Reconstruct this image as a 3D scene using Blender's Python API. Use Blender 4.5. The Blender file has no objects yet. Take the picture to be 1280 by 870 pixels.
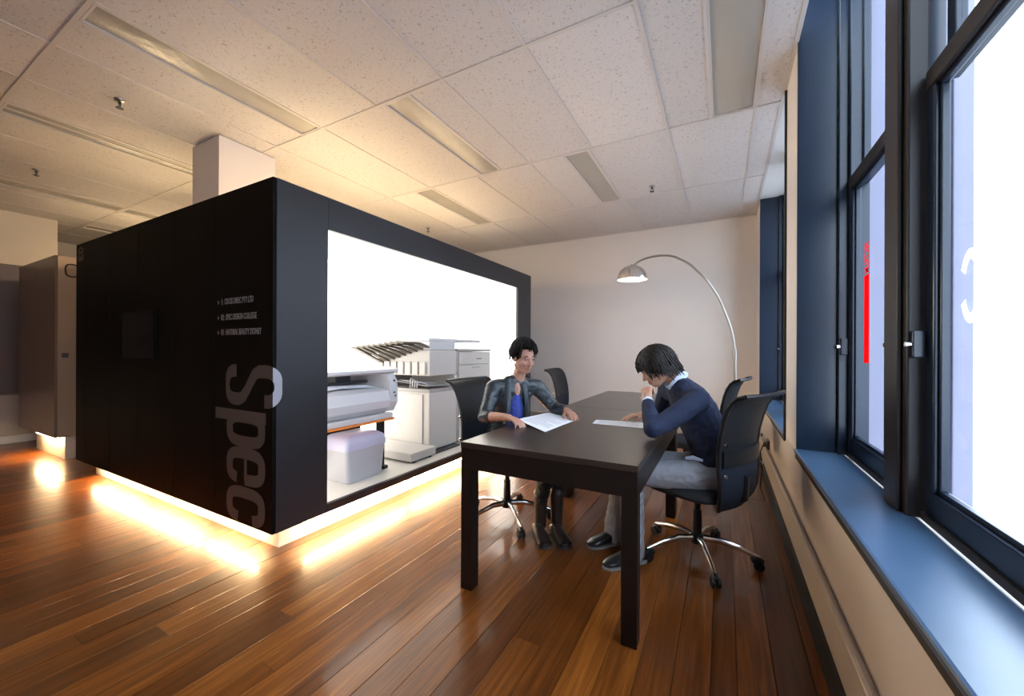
import bpy, bmesh, math, random
import numpy as np
from mathutils import Vector, Matrix, noise
random.seed(7)
sc = bpy.context.scene
COL = sc.collection
PI = math.pi

# ---------------------------------------------------------------- camera
def cam_axes(yaw, pitch, roll):
    cy, sy = math.cos(yaw), math.sin(yaw)
    F = Vector((-sy*math.cos(pitch), cy*math.cos(pitch), math.sin(pitch)))
    R = Vector((cy, sy, 0)); U = R.cross(F)
    return (R*math.cos(roll)+U*math.sin(roll), -R*math.sin(roll)+U*math.cos(roll), F)
R_, U_, F_ = cam_axes(.495, 0, .004)
cd = bpy.data.cameras.new('camera'); cam = bpy.data.objects.new('camera', cd); COL.objects.link(cam)
m = Matrix.Identity(4)
for i in range(3): m[i][0] = R_[i]; m[i][1] = U_[i]; m[i][2] = -F_[i]
m[2][3] = 1.22
cam.matrix_world = m
cd.sensor_fit = 'HORIZONTAL'; cd.sensor_width = 36; cd.lens = 490/1280*36
cd.shift_y = 2.7/1280; cd.clip_start = .05
sc.camera = cam

# ---------------------------------------------------------------- sky, exposure
w = bpy.data.worlds.new('sky'); sc.world = w; w.use_nodes = True
bg = w.node_tree.nodes['Background']
bg.inputs[0].default_value = (.72, .85, 1.0, 1); bg.inputs[1].default_value = 4.2
sc.view_settings.view_transform = 'Standard'; sc.view_settings.look = 'None'
sc.view_settings.gamma = 1; sc.view_settings.use_curve_mapping = False
sc.view_settings.exposure = 1.12
UNDER = 62.0       # tubes under the kiosk
NICHE = 1.0

# ---------------------------------------------------------------- materials
def mat(name, col, rough=.5, metal=0, coat=0, coat_r=.1, emit=None, es=0, var=0, vscale=20, bump=0, bscale=200, spec=.5, alpha=1):
    m = bpy.data.materials.new(name); m.use_nodes = True
    nt = m.node_tree; p = nt.nodes['Principled BSDF']
    p.inputs['Base Color'].default_value = (*col, 1)
    p.inputs['Roughness'].default_value = rough; p.inputs['Metallic'].default_value = metal
    p.inputs['Coat Weight'].default_value = coat; p.inputs['Coat Roughness'].default_value = coat_r
    p.inputs['Specular IOR Level'].default_value = spec
    p.inputs['Alpha'].default_value = alpha
    if emit: p.inputs['Emission Color'].default_value = (*emit, 1); p.inputs['Emission Strength'].default_value = es
    tc = nt.nodes.new('ShaderNodeTexCoord')
    if var:
        n = nt.nodes.new('ShaderNodeTexNoise'); n.inputs['Scale'].default_value = vscale; n.inputs['Detail'].default_value = 5
        nt.links.new(tc.outputs['Object'], n.inputs['Vector'])
        r = nt.nodes.new('ShaderNodeMix'); r.data_type = 'RGBA'
        r.inputs[6].default_value = (*[c*(1-var) for c in col], 1)
        r.inputs[7].default_value = (*[min(1, c*(1+var)) for c in col], 1)
        nt.links.new(n.outputs['Fac'], r.inputs[0]); nt.links.new(r.outputs[2], p.inputs['Base Color'])
    if bump:
        n = nt.nodes.new('ShaderNodeTexNoise'); n.inputs['Scale'].default_value = bscale; n.inputs['Detail'].default_value = 4
        nt.links.new(tc.outputs['Object'], n.inputs['Vector'])
        b = nt.nodes.new('ShaderNodeBump'); b.inputs['Strength'].default_value = bump; b.inputs['Distance'].default_value = .004
        nt.links.new(n.outputs['Fac'], b.inputs['Height']); nt.links.new(b.outputs[0], p.inputs['Normal'])
    return m

M = {}
M['low'] = mat('wall_paint_cream', (.60, .53, .46), .6, var=.04, vscale=3)
M['wall'] = mat('wall_paint', (.76, .69, .64), .6, var=.03, vscale=3, bump=.1, bscale=60)
M['wall_warm'] = mat('wall_paint_warm', (.68, .60, .50), .6, var=.03, vscale=3)
M['wall_brown'] = mat('wall_paint_brown', (.16, .13, .125), .5, var=.05, vscale=2)
M['white'] = mat('white_paint', (.8, .78, .75), .5, var=.02, vscale=4)
M['skirt'] = mat('cream_skirting', (.50, .43, .35), .45, var=.06, vscale=5)
M['black'] = mat('black_paint', (.012, .011, .010), .5, var=.2, vscale=9)
M['kiosk_black'] = mat('kiosk_black_shaded', (.0042, .0030, .0024), .5, var=.1, vscale=4, spec=.07)  # shade of the front face put into the colour; window-side frame stays lighter
M['kiosk_edge'] = mat('kiosk_black_frame', (.016, .015, .018), .42, var=.1, vscale=4)
M['screen'] = mat('dark_glass', (.004, .003, .004), .12, spec=.18)
M['grey_vinyl'] = mat('grey_vinyl', (.10, .074, .063), .5, spec=.2)
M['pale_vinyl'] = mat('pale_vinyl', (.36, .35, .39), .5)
M['text_vinyl'] = mat('light_text_vinyl', (.22, .20, .19), .5)
M['bframe'] = mat('blue_black_gloss_paint', (.0055, .0135, .030), .3, coat=.12, spec=.4, var=.15, vscale=8, bump=.08, bscale=40)
M['dframe'] = mat('dark_bronze_paint', (.022, .018, .018), .4, spec=.3, var=.1, vscale=8)
M['sill'] = mat('sill_paint_sky_tint', (.055, .115, .21), .34, coat=.8, coat_r=.28, var=.2, vscale=6, bump=.15, bscale=15)  # blue of the reflected sky is put into the base colour
M['tbar'] = mat('ceiling_grid_metal', (.66, .60, .56), .5)
M['shadow'] = mat('dark_void', (.02, .015, .012), .8)
M['chrome'] = mat('chrome', (.78, .77, .76), .12, metal=1)
M['bchrome'] = mat('brushed_steel', (.40, .37, .33), .32, metal=1, var=.05, vscale=40)
M['plastic'] = mat('black_plastic', (.009, .009, .010), .4, bump=.1, spec=.3)
M['seatf'] = mat('black_seat_fabric', (.013, .014, .018), .8, bump=.5, bscale=400)
M['navypad'] = mat('dark_navy_back_fabric', (.008, .011, .020), .7, bump=.4, bscale=300, spec=.2)
M['espresso'] = mat('espresso_wood', (.0085, .0052, .0045), .38, spec=.3, var=.25, vscale=12)
M['espresso_top'] = mat('espresso_table_top', (.022, .014, .011), .30, coat=.15, coat_r=.25, var=.15, vscale=10)
M['paper'] = mat('paper', (.86, .87, .92), .7)
M['ink'] = mat('paper_print_grey', (.45, .47, .55), .7)
M['mach'] = mat('office_machine_cream', (.50, .465, .43), .5, var=.02)
M['mach2'] = mat('office_machine_grey', (.33, .31, .30), .5)
M['machw'] = mat('office_machine_white', (.56, .54, .55), .42)
M['machd'] = mat('office_machine_dark', (.05, .05, .055), .5)
M['beige'] = mat('sorter_tray_taupe', (.09, .074, .053), .55, var=.2, vscale=30)
M['orange'] = mat('orange_trim', (.75, .22, .04), .5)
M['lilac'] = mat('bin_lid_lilac', (.50, .48, .62), .35)
M['binw'] = mat('bin_grey_white', (.46, .45, .48), .45)
M['nichefloor'] = mat('niche_floor_white', (.68, .64, .57), .35)
M['plinth'] = mat('plinth_white', (.82, .74, .62), .5)
M['lightbox'] = mat('backlit_panel', (.9, .88, .84), .6, emit=(1, .97, .90), es=1.7)
M['tube'] = mat('fluorescent_tube', (.9, .9, .85), .5, emit=(1, .70, .38), es=UNDER)
M['tube2'] = mat('fluorescent_tube_office', (.9, .9, .85), .5, emit=(1, .74, .42), es=21.0)
M['tube3'] = mat('niche_tube', (.9, .9, .85), .5, emit=(1, .94, .84), es=NICHE)
M['bulb'] = mat('lit_bulb', (.9, .9, .85), .5, emit=(1, .88, .66), es=14)
M['shade_in'] = mat('lamp_shade_white_inside', (.85, .82, .76), .4)
def vinyl_mat(name, col):
    m = mat(name, col, .5); nt = m.node_tree; p = nt.nodes['Principled BSDF']
    t = nt.nodes.new('ShaderNodeBsdfTranslucent'); t.inputs[0].default_value = (*col, 1)
    x = nt.nodes.new('ShaderNodeMixShader'); x.inputs[0].default_value = .75
    nt.links.new(p.outputs[0], x.inputs[1]); nt.links.new(t.outputs[0], x.inputs[2]); nt.links.new(x.outputs[0], nt.nodes['Material Output'].inputs[0])
    return m
M['red'] = vinyl_mat('red_vinyl', (.85, .006, .02))
M['whitev'] = vinyl_mat('white_vinyl', (.97, .97, .97))
M['stone'] = mat('pale_stone', (.235, .23, .30), .8, var=.08, vscale=4)
M['facade'] = mat('street_facade', (.68, .66, .68), .8, var=.05, vscale=.4)
M['street'] = mat('street_asphalt', (.40, .40, .40), .8, var=.1, vscale=.6)
M['taupe'] = mat('bronze_gloss_laminate', (.20, .13, .085), .35, coat=.2)
M['mirror'] = mat('mirror_laminate', (.62, .50, .38), .12, metal=.45)
M['skin_m'] = mat('skin', (.50, .27, .18), .5, var=.08, vscale=30)
M['skin_w'] = mat('skin_tan', (.45, .22, .15), .5, var=.08, vscale=30)
M['lip'] = mat('lips', (.36, .16, .115), .45)
M['hair'] = mat('dark_brown_hair', (.012, .008, .006), .5, spec=.25, var=.35, vscale=90)
M['hairb'] = mat('black_hair', (.007, .005, .004), .6, spec=.2, var=.35, vscale=90)
M['eye'] = mat('eye_white', (.22, .20, .19), .6)
M['iris'] = mat('iris_dark', (.02, .012, .008), .6)
M['navy'] = mat('navy_knit', (.007, .014, .044), .85, var=.25, vscale=14, bump=.6, bscale=350)
M['shirt'] = mat('pale_blue_shirt', (.58, .66, .84), .7)
M['trouser'] = mat('grey_trousers', (.25, .245, .27), .8, var=.12, vscale=18, bump=.3, bscale=300)
M['trouser_b'] = mat('black_trousers', (.010, .010, .012), .7)
M['shoe'] = mat('black_shoe', (.012, .011, .012), .35)
M['sole'] = mat('pale_shoe_stripe', (.20, .19, .18), .6)
M['leather'] = mat('slate_leather', (.022, .029, .036), .35, var=.3, vscale=25, bump=.4, bscale=60)
M['blue'] = mat('royal_blue_top', (.025, .045, .27), .7, var=.15, vscale=25)
M['boot'] = mat('dark_brown_boot', (.028, .018, .014), .4)

def glass_mat():
    m = bpy.data.materials.new('window_glass'); m.use_nodes = True; nt = m.node_tree; nt.nodes.clear()
    t = nt.nodes.new('ShaderNodeBsdfTransparent'); g = nt.nodes.new('ShaderNodeBsdfGlossy'); g.inputs['Roughness'].default_value = .02
    t.inputs[0].default_value = (.93, .95, .97, 1)
    lw = nt.nodes.new('ShaderNodeLayerWeight'); pw = nt.nodes.new('ShaderNodeMath'); pw.operation = 'POWER'; pw.inputs[1].default_value = 4
    f = nt.nodes.new('ShaderNodeMath'); f.operation = 'MULTIPLY_ADD'; f.inputs[1].default_value = .10; f.inputs[2].default_value = .015
    nt.links.new(lw.outputs['Facing'], pw.inputs[0]); nt.links.new(pw.outputs[0], f.inputs[0])
    x = nt.nodes.new('ShaderNodeMixShader'); o = nt.nodes.new('ShaderNodeOutputMaterial')
    nt.links.new(f.outputs[0], x.inputs[0]); nt.links.new(t.outputs[0], x.inputs[1]); nt.links.new(g.outputs[0], x.inputs[2]); nt.links.new(x.outputs[0], o.inputs[0])
    return m
M['glass'] = glass_mat()

def mesh_fabric():
    m = mat('black_mesh_fabric', (.011, .011, .012), .5, spec=.22)
    nt = m.node_tree; p = nt.nodes['Principled BSDF']
    tc = nt.nodes.new('ShaderNodeTexCoord'); v = nt.nodes.new('ShaderNodeTexVoronoi'); v.inputs['Scale'].default_value = 260
    nt.links.new(tc.outputs['Object'], v.inputs['Vector'])
    mr = nt.nodes.new('ShaderNodeMapRange'); mr.inputs[1].default_value = .15; mr.inputs[2].default_value = .35
    mr.inputs[3].default_value = .45; mr.inputs[4].default_value = 1
    nt.links.new(v.outputs['Distance'], mr.inputs[0]); nt.links.new(mr.outputs[0], p.inputs['Alpha'])
    return m
M['meshfab'] = mesh_fabric()

def plank_mat():
    m = mat('varnished_hardwood', (.3, .1, .03), .25, coat=.32, coat_r=.09, spec=.35)
    nt = m.node_tree; L = nt.links; p = nt.nodes['Principled BSDF']
    oi = nt.nodes.new('ShaderNodeObjectInfo'); tc = nt.nodes.new('ShaderNodeTexCoord')
    geo = nt.nodes.new('ShaderNodeNewGeometry')
    add = nt.nodes.new('ShaderNodeVectorMath'); add.operation = 'ADD'
    sc_ = nt.nodes.new('ShaderNodeVectorMath'); sc_.operation = 'SCALE'; sc_.inputs[3].default_value = 37
    cmb = nt.nodes.new('ShaderNodeCombineXYZ'); L.new(oi.outputs['Random'], cmb.inputs[0]); L.new(oi.outputs['Random'], cmb.inputs[1])
    L.new(cmb.outputs[0], sc_.inputs[0]); L.new(geo.outputs['Position'], add.inputs[0]); L.new(sc_.outputs[0], add.inputs[1])
    mp = nt.nodes.new('ShaderNodeMapping'); mp.inputs['Scale'].default_value = (60, 2.6, 60); L.new(add.outputs[0], mp.inputs[0])
    n1 = nt.nodes.new('ShaderNodeTexNoise'); n1.inputs['Scale'].default_value = 1; n1.inputs['Detail'].default_value = 8; n1.inputs['Distortion'].default_value = .6; L.new(mp.outputs[0], n1.inputs['Vector'])
    mp2 = nt.nodes.new('ShaderNodeMapping'); mp2.inputs['Scale'].default_value = (9, 1.4, 9); L.new(add.outputs[0], mp2.inputs[0])
    n2 = nt.nodes.new('ShaderNodeTexNoise'); n2.inputs['Scale'].default_value = 1; n2.inputs['Detail'].default_value = 4; L.new(mp2.outputs[0], n2.inputs['Vector'])
    cr = nt.nodes.new('ShaderNodeValToRGB'); e = cr.color_ramp.elements
    e[0].position = 0; e[0].color = (.050, .012, .002, 1); e[1].position = 1; e[1].color = (.45, .15, .021, 1)
    a = e.new(.45); a.color = (.145, .040, .006, 1); a = e.new(.75); a.color = (.27, .082, .012, 1)
    mx = nt.nodes.new('ShaderNodeMath'); mx.operation = 'MULTIPLY_ADD'; L.new(oi.outputs['Random'], mx.inputs[0]); mx.inputs[1].default_value = .52; mx.inputs[2].default_value = -.26
    m2 = nt.nodes.new('ShaderNodeMath'); m2.operation = 'ADD'; L.new(n1.outputs['Fac'], m2.inputs[0]); L.new(mx.outputs[0], m2.inputs[1])
    m3 = nt.nodes.new('ShaderNodeMath'); m3.operation = 'MULTIPLY_ADD'; L.new(n2.outputs['Fac'], m3.inputs[0]); m3.inputs[1].default_value = .7; m3.inputs[2].default_value = -.35
    m4 = nt.nodes.new('ShaderNodeMath'); m4.operation = 'ADD'; L.new(m2.outputs[0], m4.inputs[0]); L.new(m3.outputs[0], m4.inputs[1])
    L.new(m4.outputs[0], cr.inputs[0]); L.new(cr.outputs[0], p.inputs['Base Color'])
    n3 = nt.nodes.new('ShaderNodeTexNoise'); n3.inputs['Scale'].default_value = 5; n3.inputs['Detail'].default_value = 6; L.new(geo.outputs['Position'], n3.inputs['Vector'])
    mr = nt.nodes.new('ShaderNodeMapRange'); mr.inputs[3].default_value = .24; mr.inputs[4].default_value = .38; L.new(n3.outputs['Fac'], mr.inputs[0]); L.new(mr.outputs[0], p.inputs['Roughness'])
    mr2 = nt.nodes.new('ShaderNodeMapRange'); mr2.inputs[3].default_value = .07; mr2.inputs[4].default_value = .15; L.new(n3.outputs['Fac'], mr2.inputs[0]); L.new(mr2.outputs[0], p.inputs['Coat Roughness'])
    b = nt.nodes.new('ShaderNodeBump'); b.inputs['Strength'].default_value = .3; b.inputs['Distance'].default_value = .0010
    m5 = nt.nodes.new('ShaderNodeMath'); m5.operation = 'MULTIPLY_ADD'; L.new(n2.outputs['Fac'], m5.inputs[0]); m5.inputs[1].default_value = .6; L.new(n1.outputs['Fac'], m5.inputs[2])
    L.new(m5.outputs[0], b.inputs['Height']); L.new(b.outputs[0], p.inputs['Normal']); L.new(b.outputs[0], p.inputs['Coat Normal'])
    return m
M['plank'] = plank_mat()

def tile_mat():
    m = mat('fissured_ceiling_tile', (.70, .63, .58), .8)
    nt = m.node_tree; L = nt.links; p = nt.nodes['Principled BSDF']
    geo = nt.nodes.new('ShaderNodeNewGeometry'); oi = nt.nodes.new('ShaderNodeObjectInfo')
    n = nt.nodes.new('ShaderNodeTexNoise'); n.inputs['Scale'].default_value = 62; n.inputs['Detail'].default_value = 3; n.inputs['Distortion'].default_value = 1.2
    L.new(geo.outputs['Position'], n.inputs['Vector'])
    cr = nt.nodes.new('ShaderNodeValToRGB'); e = cr.color_ramp.elements
    e[0].position = .335; e[0].color = (.46, .40, .365, 1); e[1].position = .40; e[1].color = (.71, .655, .625, 1)
    L.new(n.outputs['Fac'], cr.inputs[0])
    hs = nt.nodes.new('ShaderNodeHueSaturation'); mr = nt.nodes.new('ShaderNodeMapRange'); mr.inputs[3].default_value = .93; mr.inputs[4].default_value = 1.05
    L.new(oi.outputs['Random'], mr.inputs[0]); L.new(mr.outputs[0], hs.inputs['Value']); L.new(cr.outputs[0], hs.inputs['Color']); L.new(hs.outputs[0], p.inputs['Base Color'])
    b = nt.nodes.new('ShaderNodeBump'); b.inputs['Strength'].default_value = .5; b.inputs['Distance'].default_value = .003
    L.new(n.outputs['Fac'], b.inputs['Height']); L.new(b.outputs[0], p.inputs['Normal'])
    return m
M['tile'] = tile_mat()

def lens_mat():
    m = mat('prismatic_diffuser', (.46, .42, .36), .22, coat=.5, coat_r=.15)
    nt = m.node_tree; L = nt.links; p = nt.nodes['Principled BSDF']
    geo = nt.nodes.new('ShaderNodeNewGeometry')
    c = nt.nodes.new('ShaderNodeTexVoronoi'); c.inputs['Scale'].default_value = 120; c.distance = 'CHEBYCHEV'
    L.new(geo.outputs['Position'], c.inputs['Vector'])
    n = nt.nodes.new('ShaderNodeTexNoise'); n.inputs['Scale'].default_value = 3; L.new(geo.outputs['Position'], n.inputs['Vector'])
    a = nt.nodes.new('ShaderNodeMath'); a.operation = 'MULTIPLY_ADD'; L.new(n.outputs['Fac'], a.inputs[0]); a.inputs[1].default_value = 8; L.new(c.outputs['Distance'], a.inputs[2])
    b = nt.nodes.new('ShaderNodeBump'); b.inputs['Strength'].default_value = .3; b.inputs['Distance'].default_value = .004
    L.new(a.outputs[0], b.inputs['Height']); L.new(b.outputs[0], p.inputs['Normal']); L.new(b.outputs[0], p.inputs['Coat Normal'])
    return m
M['lens'] = lens_mat()

# ---------------------------------------------------------------- helpers
def new(): return bmesh.new()
def box(bm, x0, x1, y0, y1, z0, z1, bev=0, T=None):
    r = bmesh.ops.create_cube(bm, size=1)
    vs = r['verts']
    for v in vs: v.co = Vector(((x0+x1)/2+v.co.x*(x1-x0), (y0+y1)/2+v.co.y*(y1-y0), (z0+z1)/2+v.co.z*(z1-z0)))
    if bev:
        es = list({e for v in vs for e in v.link_edges})
        rr = bmesh.ops.bevel(bm, geom=es, offset=bev, segments=2, affect='EDGES', profile=.6)
        vs = list({v for f in rr['faces'] for v in f.verts})
        if T: 
            allv = set(vs)
            for f in rr['faces']:
                for v in f.verts:
                    for g in v.link_faces: allv.update(g.verts)
            vs = list(allv)
    if T:
        for v in vs: v.co = T @ v.co
    return bm
def tube(bm, pts, rad, seg=10, cap=True, flat=1.0, up=None):
    pts = [Vector(p) for p in pts]; n = len(pts)
    if not isinstance(rad, (list, tuple)): rad = [rad]*n
    rings = []; prev = None
    for i, p in enumerate(pts):
        t = (pts[min(i+1, n-1)]-pts[max(i-1, 0)]).normalized()
        if prev is None:
            a = Vector(up) if up else (Vector((0, 0, 1)) if abs(t.z) < .9 else Vector((1, 0, 0)))
        else: a = prev
        u = (a-t*a.dot(t)).normalized(); v = t.cross(u); prev = u
        rings.append([bm.verts.new(p+(u*math.cos(k*2*PI/seg)+v*math.sin(k*2*PI/seg)*flat)*rad[i]) for k in range(seg)])
    for a, b in zip(rings, rings[1:]):
        for k in range(seg): bm.faces.new((a[k], a[(k+1) % seg], b[(k+1) % seg], b[k]))
    if cap:
        bm.faces.new(rings[0][::-1]); bm.faces.new(rings[-1])
    return bm
def cyl(bm, p, q, r, r2=None, seg=16): return tube(bm, [p, q], [r, r if r2 is None else r2], seg)
def ball(bm, c, r, seg=16, sc3=(1, 1, 1), T=None):
    rr = bmesh.ops.create_uvsphere(bm, u_segments=seg, v_segments=max(6, seg//2), radius=1)
    for v in rr['verts']:
        q = Vector((v.co.x*r*sc3[0], v.co.y*r*sc3[1], v.co.z*r*sc3[2]))
        if T: q = T @ q
        v.co = Vector(c)+q
    return bm
def lathe(bm, prof, c=(0, 0, 0), seg=24):
    c = Vector(c); rings = []
    for r, z in prof:
        rings.append([bm.verts.new(c+Vector((r*math.cos(k*2*PI/seg), r*math.sin(k*2*PI/seg), z))) for k in range(seg)] if r > 1e-5 else [bm.verts.new(c+Vector((0, 0, z)))])
    for a, b in zip(rings, rings[1:]):
        for k in range(seg):
            va = [a[k % len(a)], a[(k+1) % len(a)]] if len(a) > 1 else [a[0]]
            vb = [b[(k+1) % len(b)], b[k % len(b)]] if len(b) > 1 else [b[0]]
            if len(va)+len(vb) >= 3: bm.faces.new(va+vb)
    return bm
def sheet(bm, grid, thick):
    """grid[i][j] of points -> a closed shell of the given thickness."""
    n, k = len(grid), len(grid[0])
    P = [[Vector(p) for p in r] for r in grid]
    def nrm(i, j):
        a = P[min(i+1, n-1)][j]-P[max(i-1, 0)][j]; b = P[i][min(j+1, k-1)]-P[i][max(j-1, 0)]
        return a.cross(b).normalized()
    A = [[bm.verts.new(P[i][j]+nrm(i, j)*thick/2) for j in range(k)] for i in range(n)]
    B = [[bm.verts.new(P[i][j]-nrm(i, j)*thick/2) for j in range(k)] for i in range(n)]
    for i in range(n-1):
        for j in range(k-1):
            bm.faces.new((A[i][j], A[i+1][j], A[i+1][j+1], A[i][j+1])); bm.faces.new((B[i][j], B[i][j+1], B[i+1][j+1], B[i+1][j]))
    for i in range(n-1):
        bm.faces.new((A[i][0], B[i][0], B[i+1][0], A[i+1][0])); bm.faces.new((A[i][k-1], A[i+1][k-1], B[i+1][k-1], B[i][k-1]))
    for j in range(k-1):
        bm.faces.new((A[0][j], A[0][j+1], B[0][j+1], B[0][j])); bm.faces.new((A[n-1][j], B[n-1][j], B[n-1][j+1], A[n-1][j+1]))
    return bm
def obj(name, bm, m, parent=None, smooth=False, world=True, kind=None, label=None, origin=None):
    """link one mesh object; geometry is in world coordinates, stored local to its parent or origin"""
    off = Vector((0, 0, 0))
    if parent is not None and world:
        q = parent
        while q: off += q.location; q = q.parent
    if origin is None and parent is None:
        vs = [v.co for v in bm.verts]
        origin = Vector(((min(v.x for v in vs)+max(v.x for v in vs))/2, (min(v.y for v in vs)+max(v.y for v in vs))/2, min(v.z for v in vs)))
    if origin is not None: off = off+(Vector(origin)-off)
    bmesh.ops.recalc_face_normals(bm, faces=bm.faces)
    bmesh.ops.translate(bm, verts=bm.verts, vec=-off)
    me = bpy.data.meshes.new(name); bm.to_mesh(me); bm.free()
    me.materials.append(m)
    if smooth:
        for p in me.polygons: p.use_smooth = True
        if hasattr(me, 'set_sharp_from_angle') and smooth != 2: me.set_sharp_from_angle(angle=math.radians(40))
    o = bpy.data.objects.new(name, me); COL.objects.link(o)
    if parent is not None: o.parent = parent
    if origin is not None:
        q = parent; pl = Vector((0, 0, 0))
        while q: pl += q.location; q = q.parent
        o.location = Vector(origin)-pl
    if kind: o['kind'] = kind
    if label: o['label'] = label
    return o
def tag(o, label, cat, group=None):
    o['label'] = label; o['category'] = cat
    if group: o['group'] = group
    return o
def thing(name, loc, label=None, cat=None, group=None, kind=None, rz=0):
    o = bpy.data.objects.new(name, None); COL.objects.link(o); o.location = loc; o.rotation_euler = (0, 0, rz); o.empty_display_size = .1
    if label: o['label'] = label
    if cat: o['category'] = cat
    if group: o['group'] = group
    if kind: o['kind'] = kind
    return o
def bx(name, m, parent, *a, bev=0, **k): return obj(name, box(new(), *a, bev=bev), m, parent, **k)
def dup(root, loc, rz, label=None):
    r = root.copy(); COL.objects.link(r); r.location = loc; r.rotation_euler = (0, 0, rz)
    if label: r['label'] = label
    for ch in list(root.children):
        c = ch.copy(); COL.objects.link(c); c.parent = r
        for g in list(ch.children):
            d = g.copy(); COL.objects.link(d); d.parent = c
    return r
def text_bm(s, size, bold=0, extrude=.001):
    cu = bpy.data.curves.new('t', 'FONT'); cu.body = s; cu.size = size; cu.offset = bold; cu.extrude = extrude; cu.resolution_u = 2
    o = bpy.data.objects.new('t', cu); COL.objects.link(o)
    dg = bpy.context.evaluated_depsgraph_get(); dg.update()
    me = bpy.data.meshes.new_from_object(o.evaluated_get(dg)); bm = new(); bm.from_mesh(me)
    bpy.data.objects.remove(o); bpy.data.meshes.remove(me); bpy.data.curves.remove(cu)
    return bm

# ================================================================ SETTING
CEIL = 2.98; XW = .37; YB = 5.95; XL = -8.1; YF = -2.0
# floor: boards along y
fl = thing('floor', (0, 0, 0), kind='structure')
bx('sub_floor', M['shadow'], fl, -9.7, XW+.02, YF, YB, -.06, -.022, kind='structure')
unit = box(new(), -.5, .5, -.5, .5, -1, 0)
me0 = bpy.data.meshes.new('plank'); bmesh.ops.bevel(unit, geom=[e for e in unit.edges if all(v.co.z > -.01 for v in e.verts)], offset=.012, segments=1, affect='EDGES'); unit.to_mesh(me0); unit.free()
me0.materials.append(M['plank'])
x = XW+.015; npl = 0; rnd = random.Random(5)
rows = []
while x > -9.6:
    wd = rnd.choice([.124, .124, .124, .124, .088]) if x > -6 else .25
    rows.append((x-wd, x)); x -= wd
far_bm = new()
for (xa, xb) in rows:
    y = YF+rnd.uniform(-1.5, 0)
    while y < YB:
        ln = rnd.uniform(2.3, 4.2) if xa > -2.5 else rnd.uniform(3.4, 5.5)
        ya, yb = max(y, YF), min(y+ln, YB)
        y += ln
        if yb-ya < .15: continue
        if yb < .3 and True:
            box(far_bm, xa+.001, xb-.001, ya+.001, yb-.001, -.022, 0); continue
        npl += 1
        if npl > 295: box(far_bm, xa+.001, xb-.001, ya+.001, yb-.001, -.022, 0); continue
        p = bpy.data.objects.new('plank', me0); COL.objects.link(p); p.parent = fl
        p.location = ((xa+xb)/2, (ya+yb)/2, rnd.uniform(-.0006, .0006)); p.scale = (xb-xa-.0022, yb-ya-.002, .022)
obj('plank_field', far_bm, M['plank'], fl, kind='stuff')

# ceiling: tiles, grid bars, fixtures cut in
ce = thing('ceiling', (0, 0, CEIL), kind='structure')
bx('ceiling_void', M['shadow'], ce, -9.7, XW, YF, YB, CEIL+.05, CEIL+.08, kind='structure')
YR = [-2.0, -.57, .73, 2.03, 3.33, 4.64, 5.95]
XG = [XW, .2, -.4, -1.02, -1.62, -2.22, -2.82, -3.43, -4.03, -4.63, -5.24, -5.84, -6.44, -7.04, -7.64, -8.24, -8.85, -9.7]
FIX = [(1, -1.62, -1.38), (2, -3.06, -2.82), (2, -4.76, -4.52), (2, -6.85, -6.60), (3, -.09, .20), (3, -2.16, -1.92), (3, -6.85, -6.60), (4, -1.29, -1.05), (4, -3.05, -2.80), (3, -8.24, -8.0)]
HOLES = []
for r in range(6):
    y0, y1 = YR[r], YR[r+1]
    fx = [(a, b) for (q, a, b) in FIX if q == r]
    cuts = sorted(set(XG) | {v for f in fx for v in f}, reverse=True)
    # drop grid lines closer than 5 cm to a fixture edge
    keep = []
    fe = [v for f in fx for v in f]
    for c in cuts:
        if c not in fe and any(abs(c-v) < .07 for v in fe): continue
        keep.append(c)
    for a, b in zip(keep, keep[1:]):
        if any(abs(b-f[0]) < .01 and abs(a-f[1]) < .01 for f in fx) or any(b >= f[0]-.01 and a <= f[1]+.01 for f in fx): continue
        dz = rnd.uniform(0, .003)
        bx('ceiling_tile', M['tile'], ce, b+.006, a-.006, y0+.006, y1-.006, CEIL+.002+dz, CEIL+.018+dz, kind='structure')
    for c in keep:
        if c in (XW, -9.7): continue
        bx('grid_bar', M['tbar'], ce, c-.010, c+.010, y0+.012, y1-.012, CEIL-.002, CEIL+.004, kind='structure')
for yy in YR[1:-1]:
    bx('grid_bar', M['tbar'], ce, -9.7, XW, yy-.011, yy+.011, CEIL-.003, CEIL+.004, kind='structure')
wa = bx('edge_trim', M['tbar'], ce, -9.6, XW, YB-.022, YB-.001, CEIL-.004, CEIL+.002, kind='structure')
bx('edge_trim', M['tbar'], ce, XW-.022, XW, YF, YB-.02, CEIL-.004, CEIL+.002, kind='structure')

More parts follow.
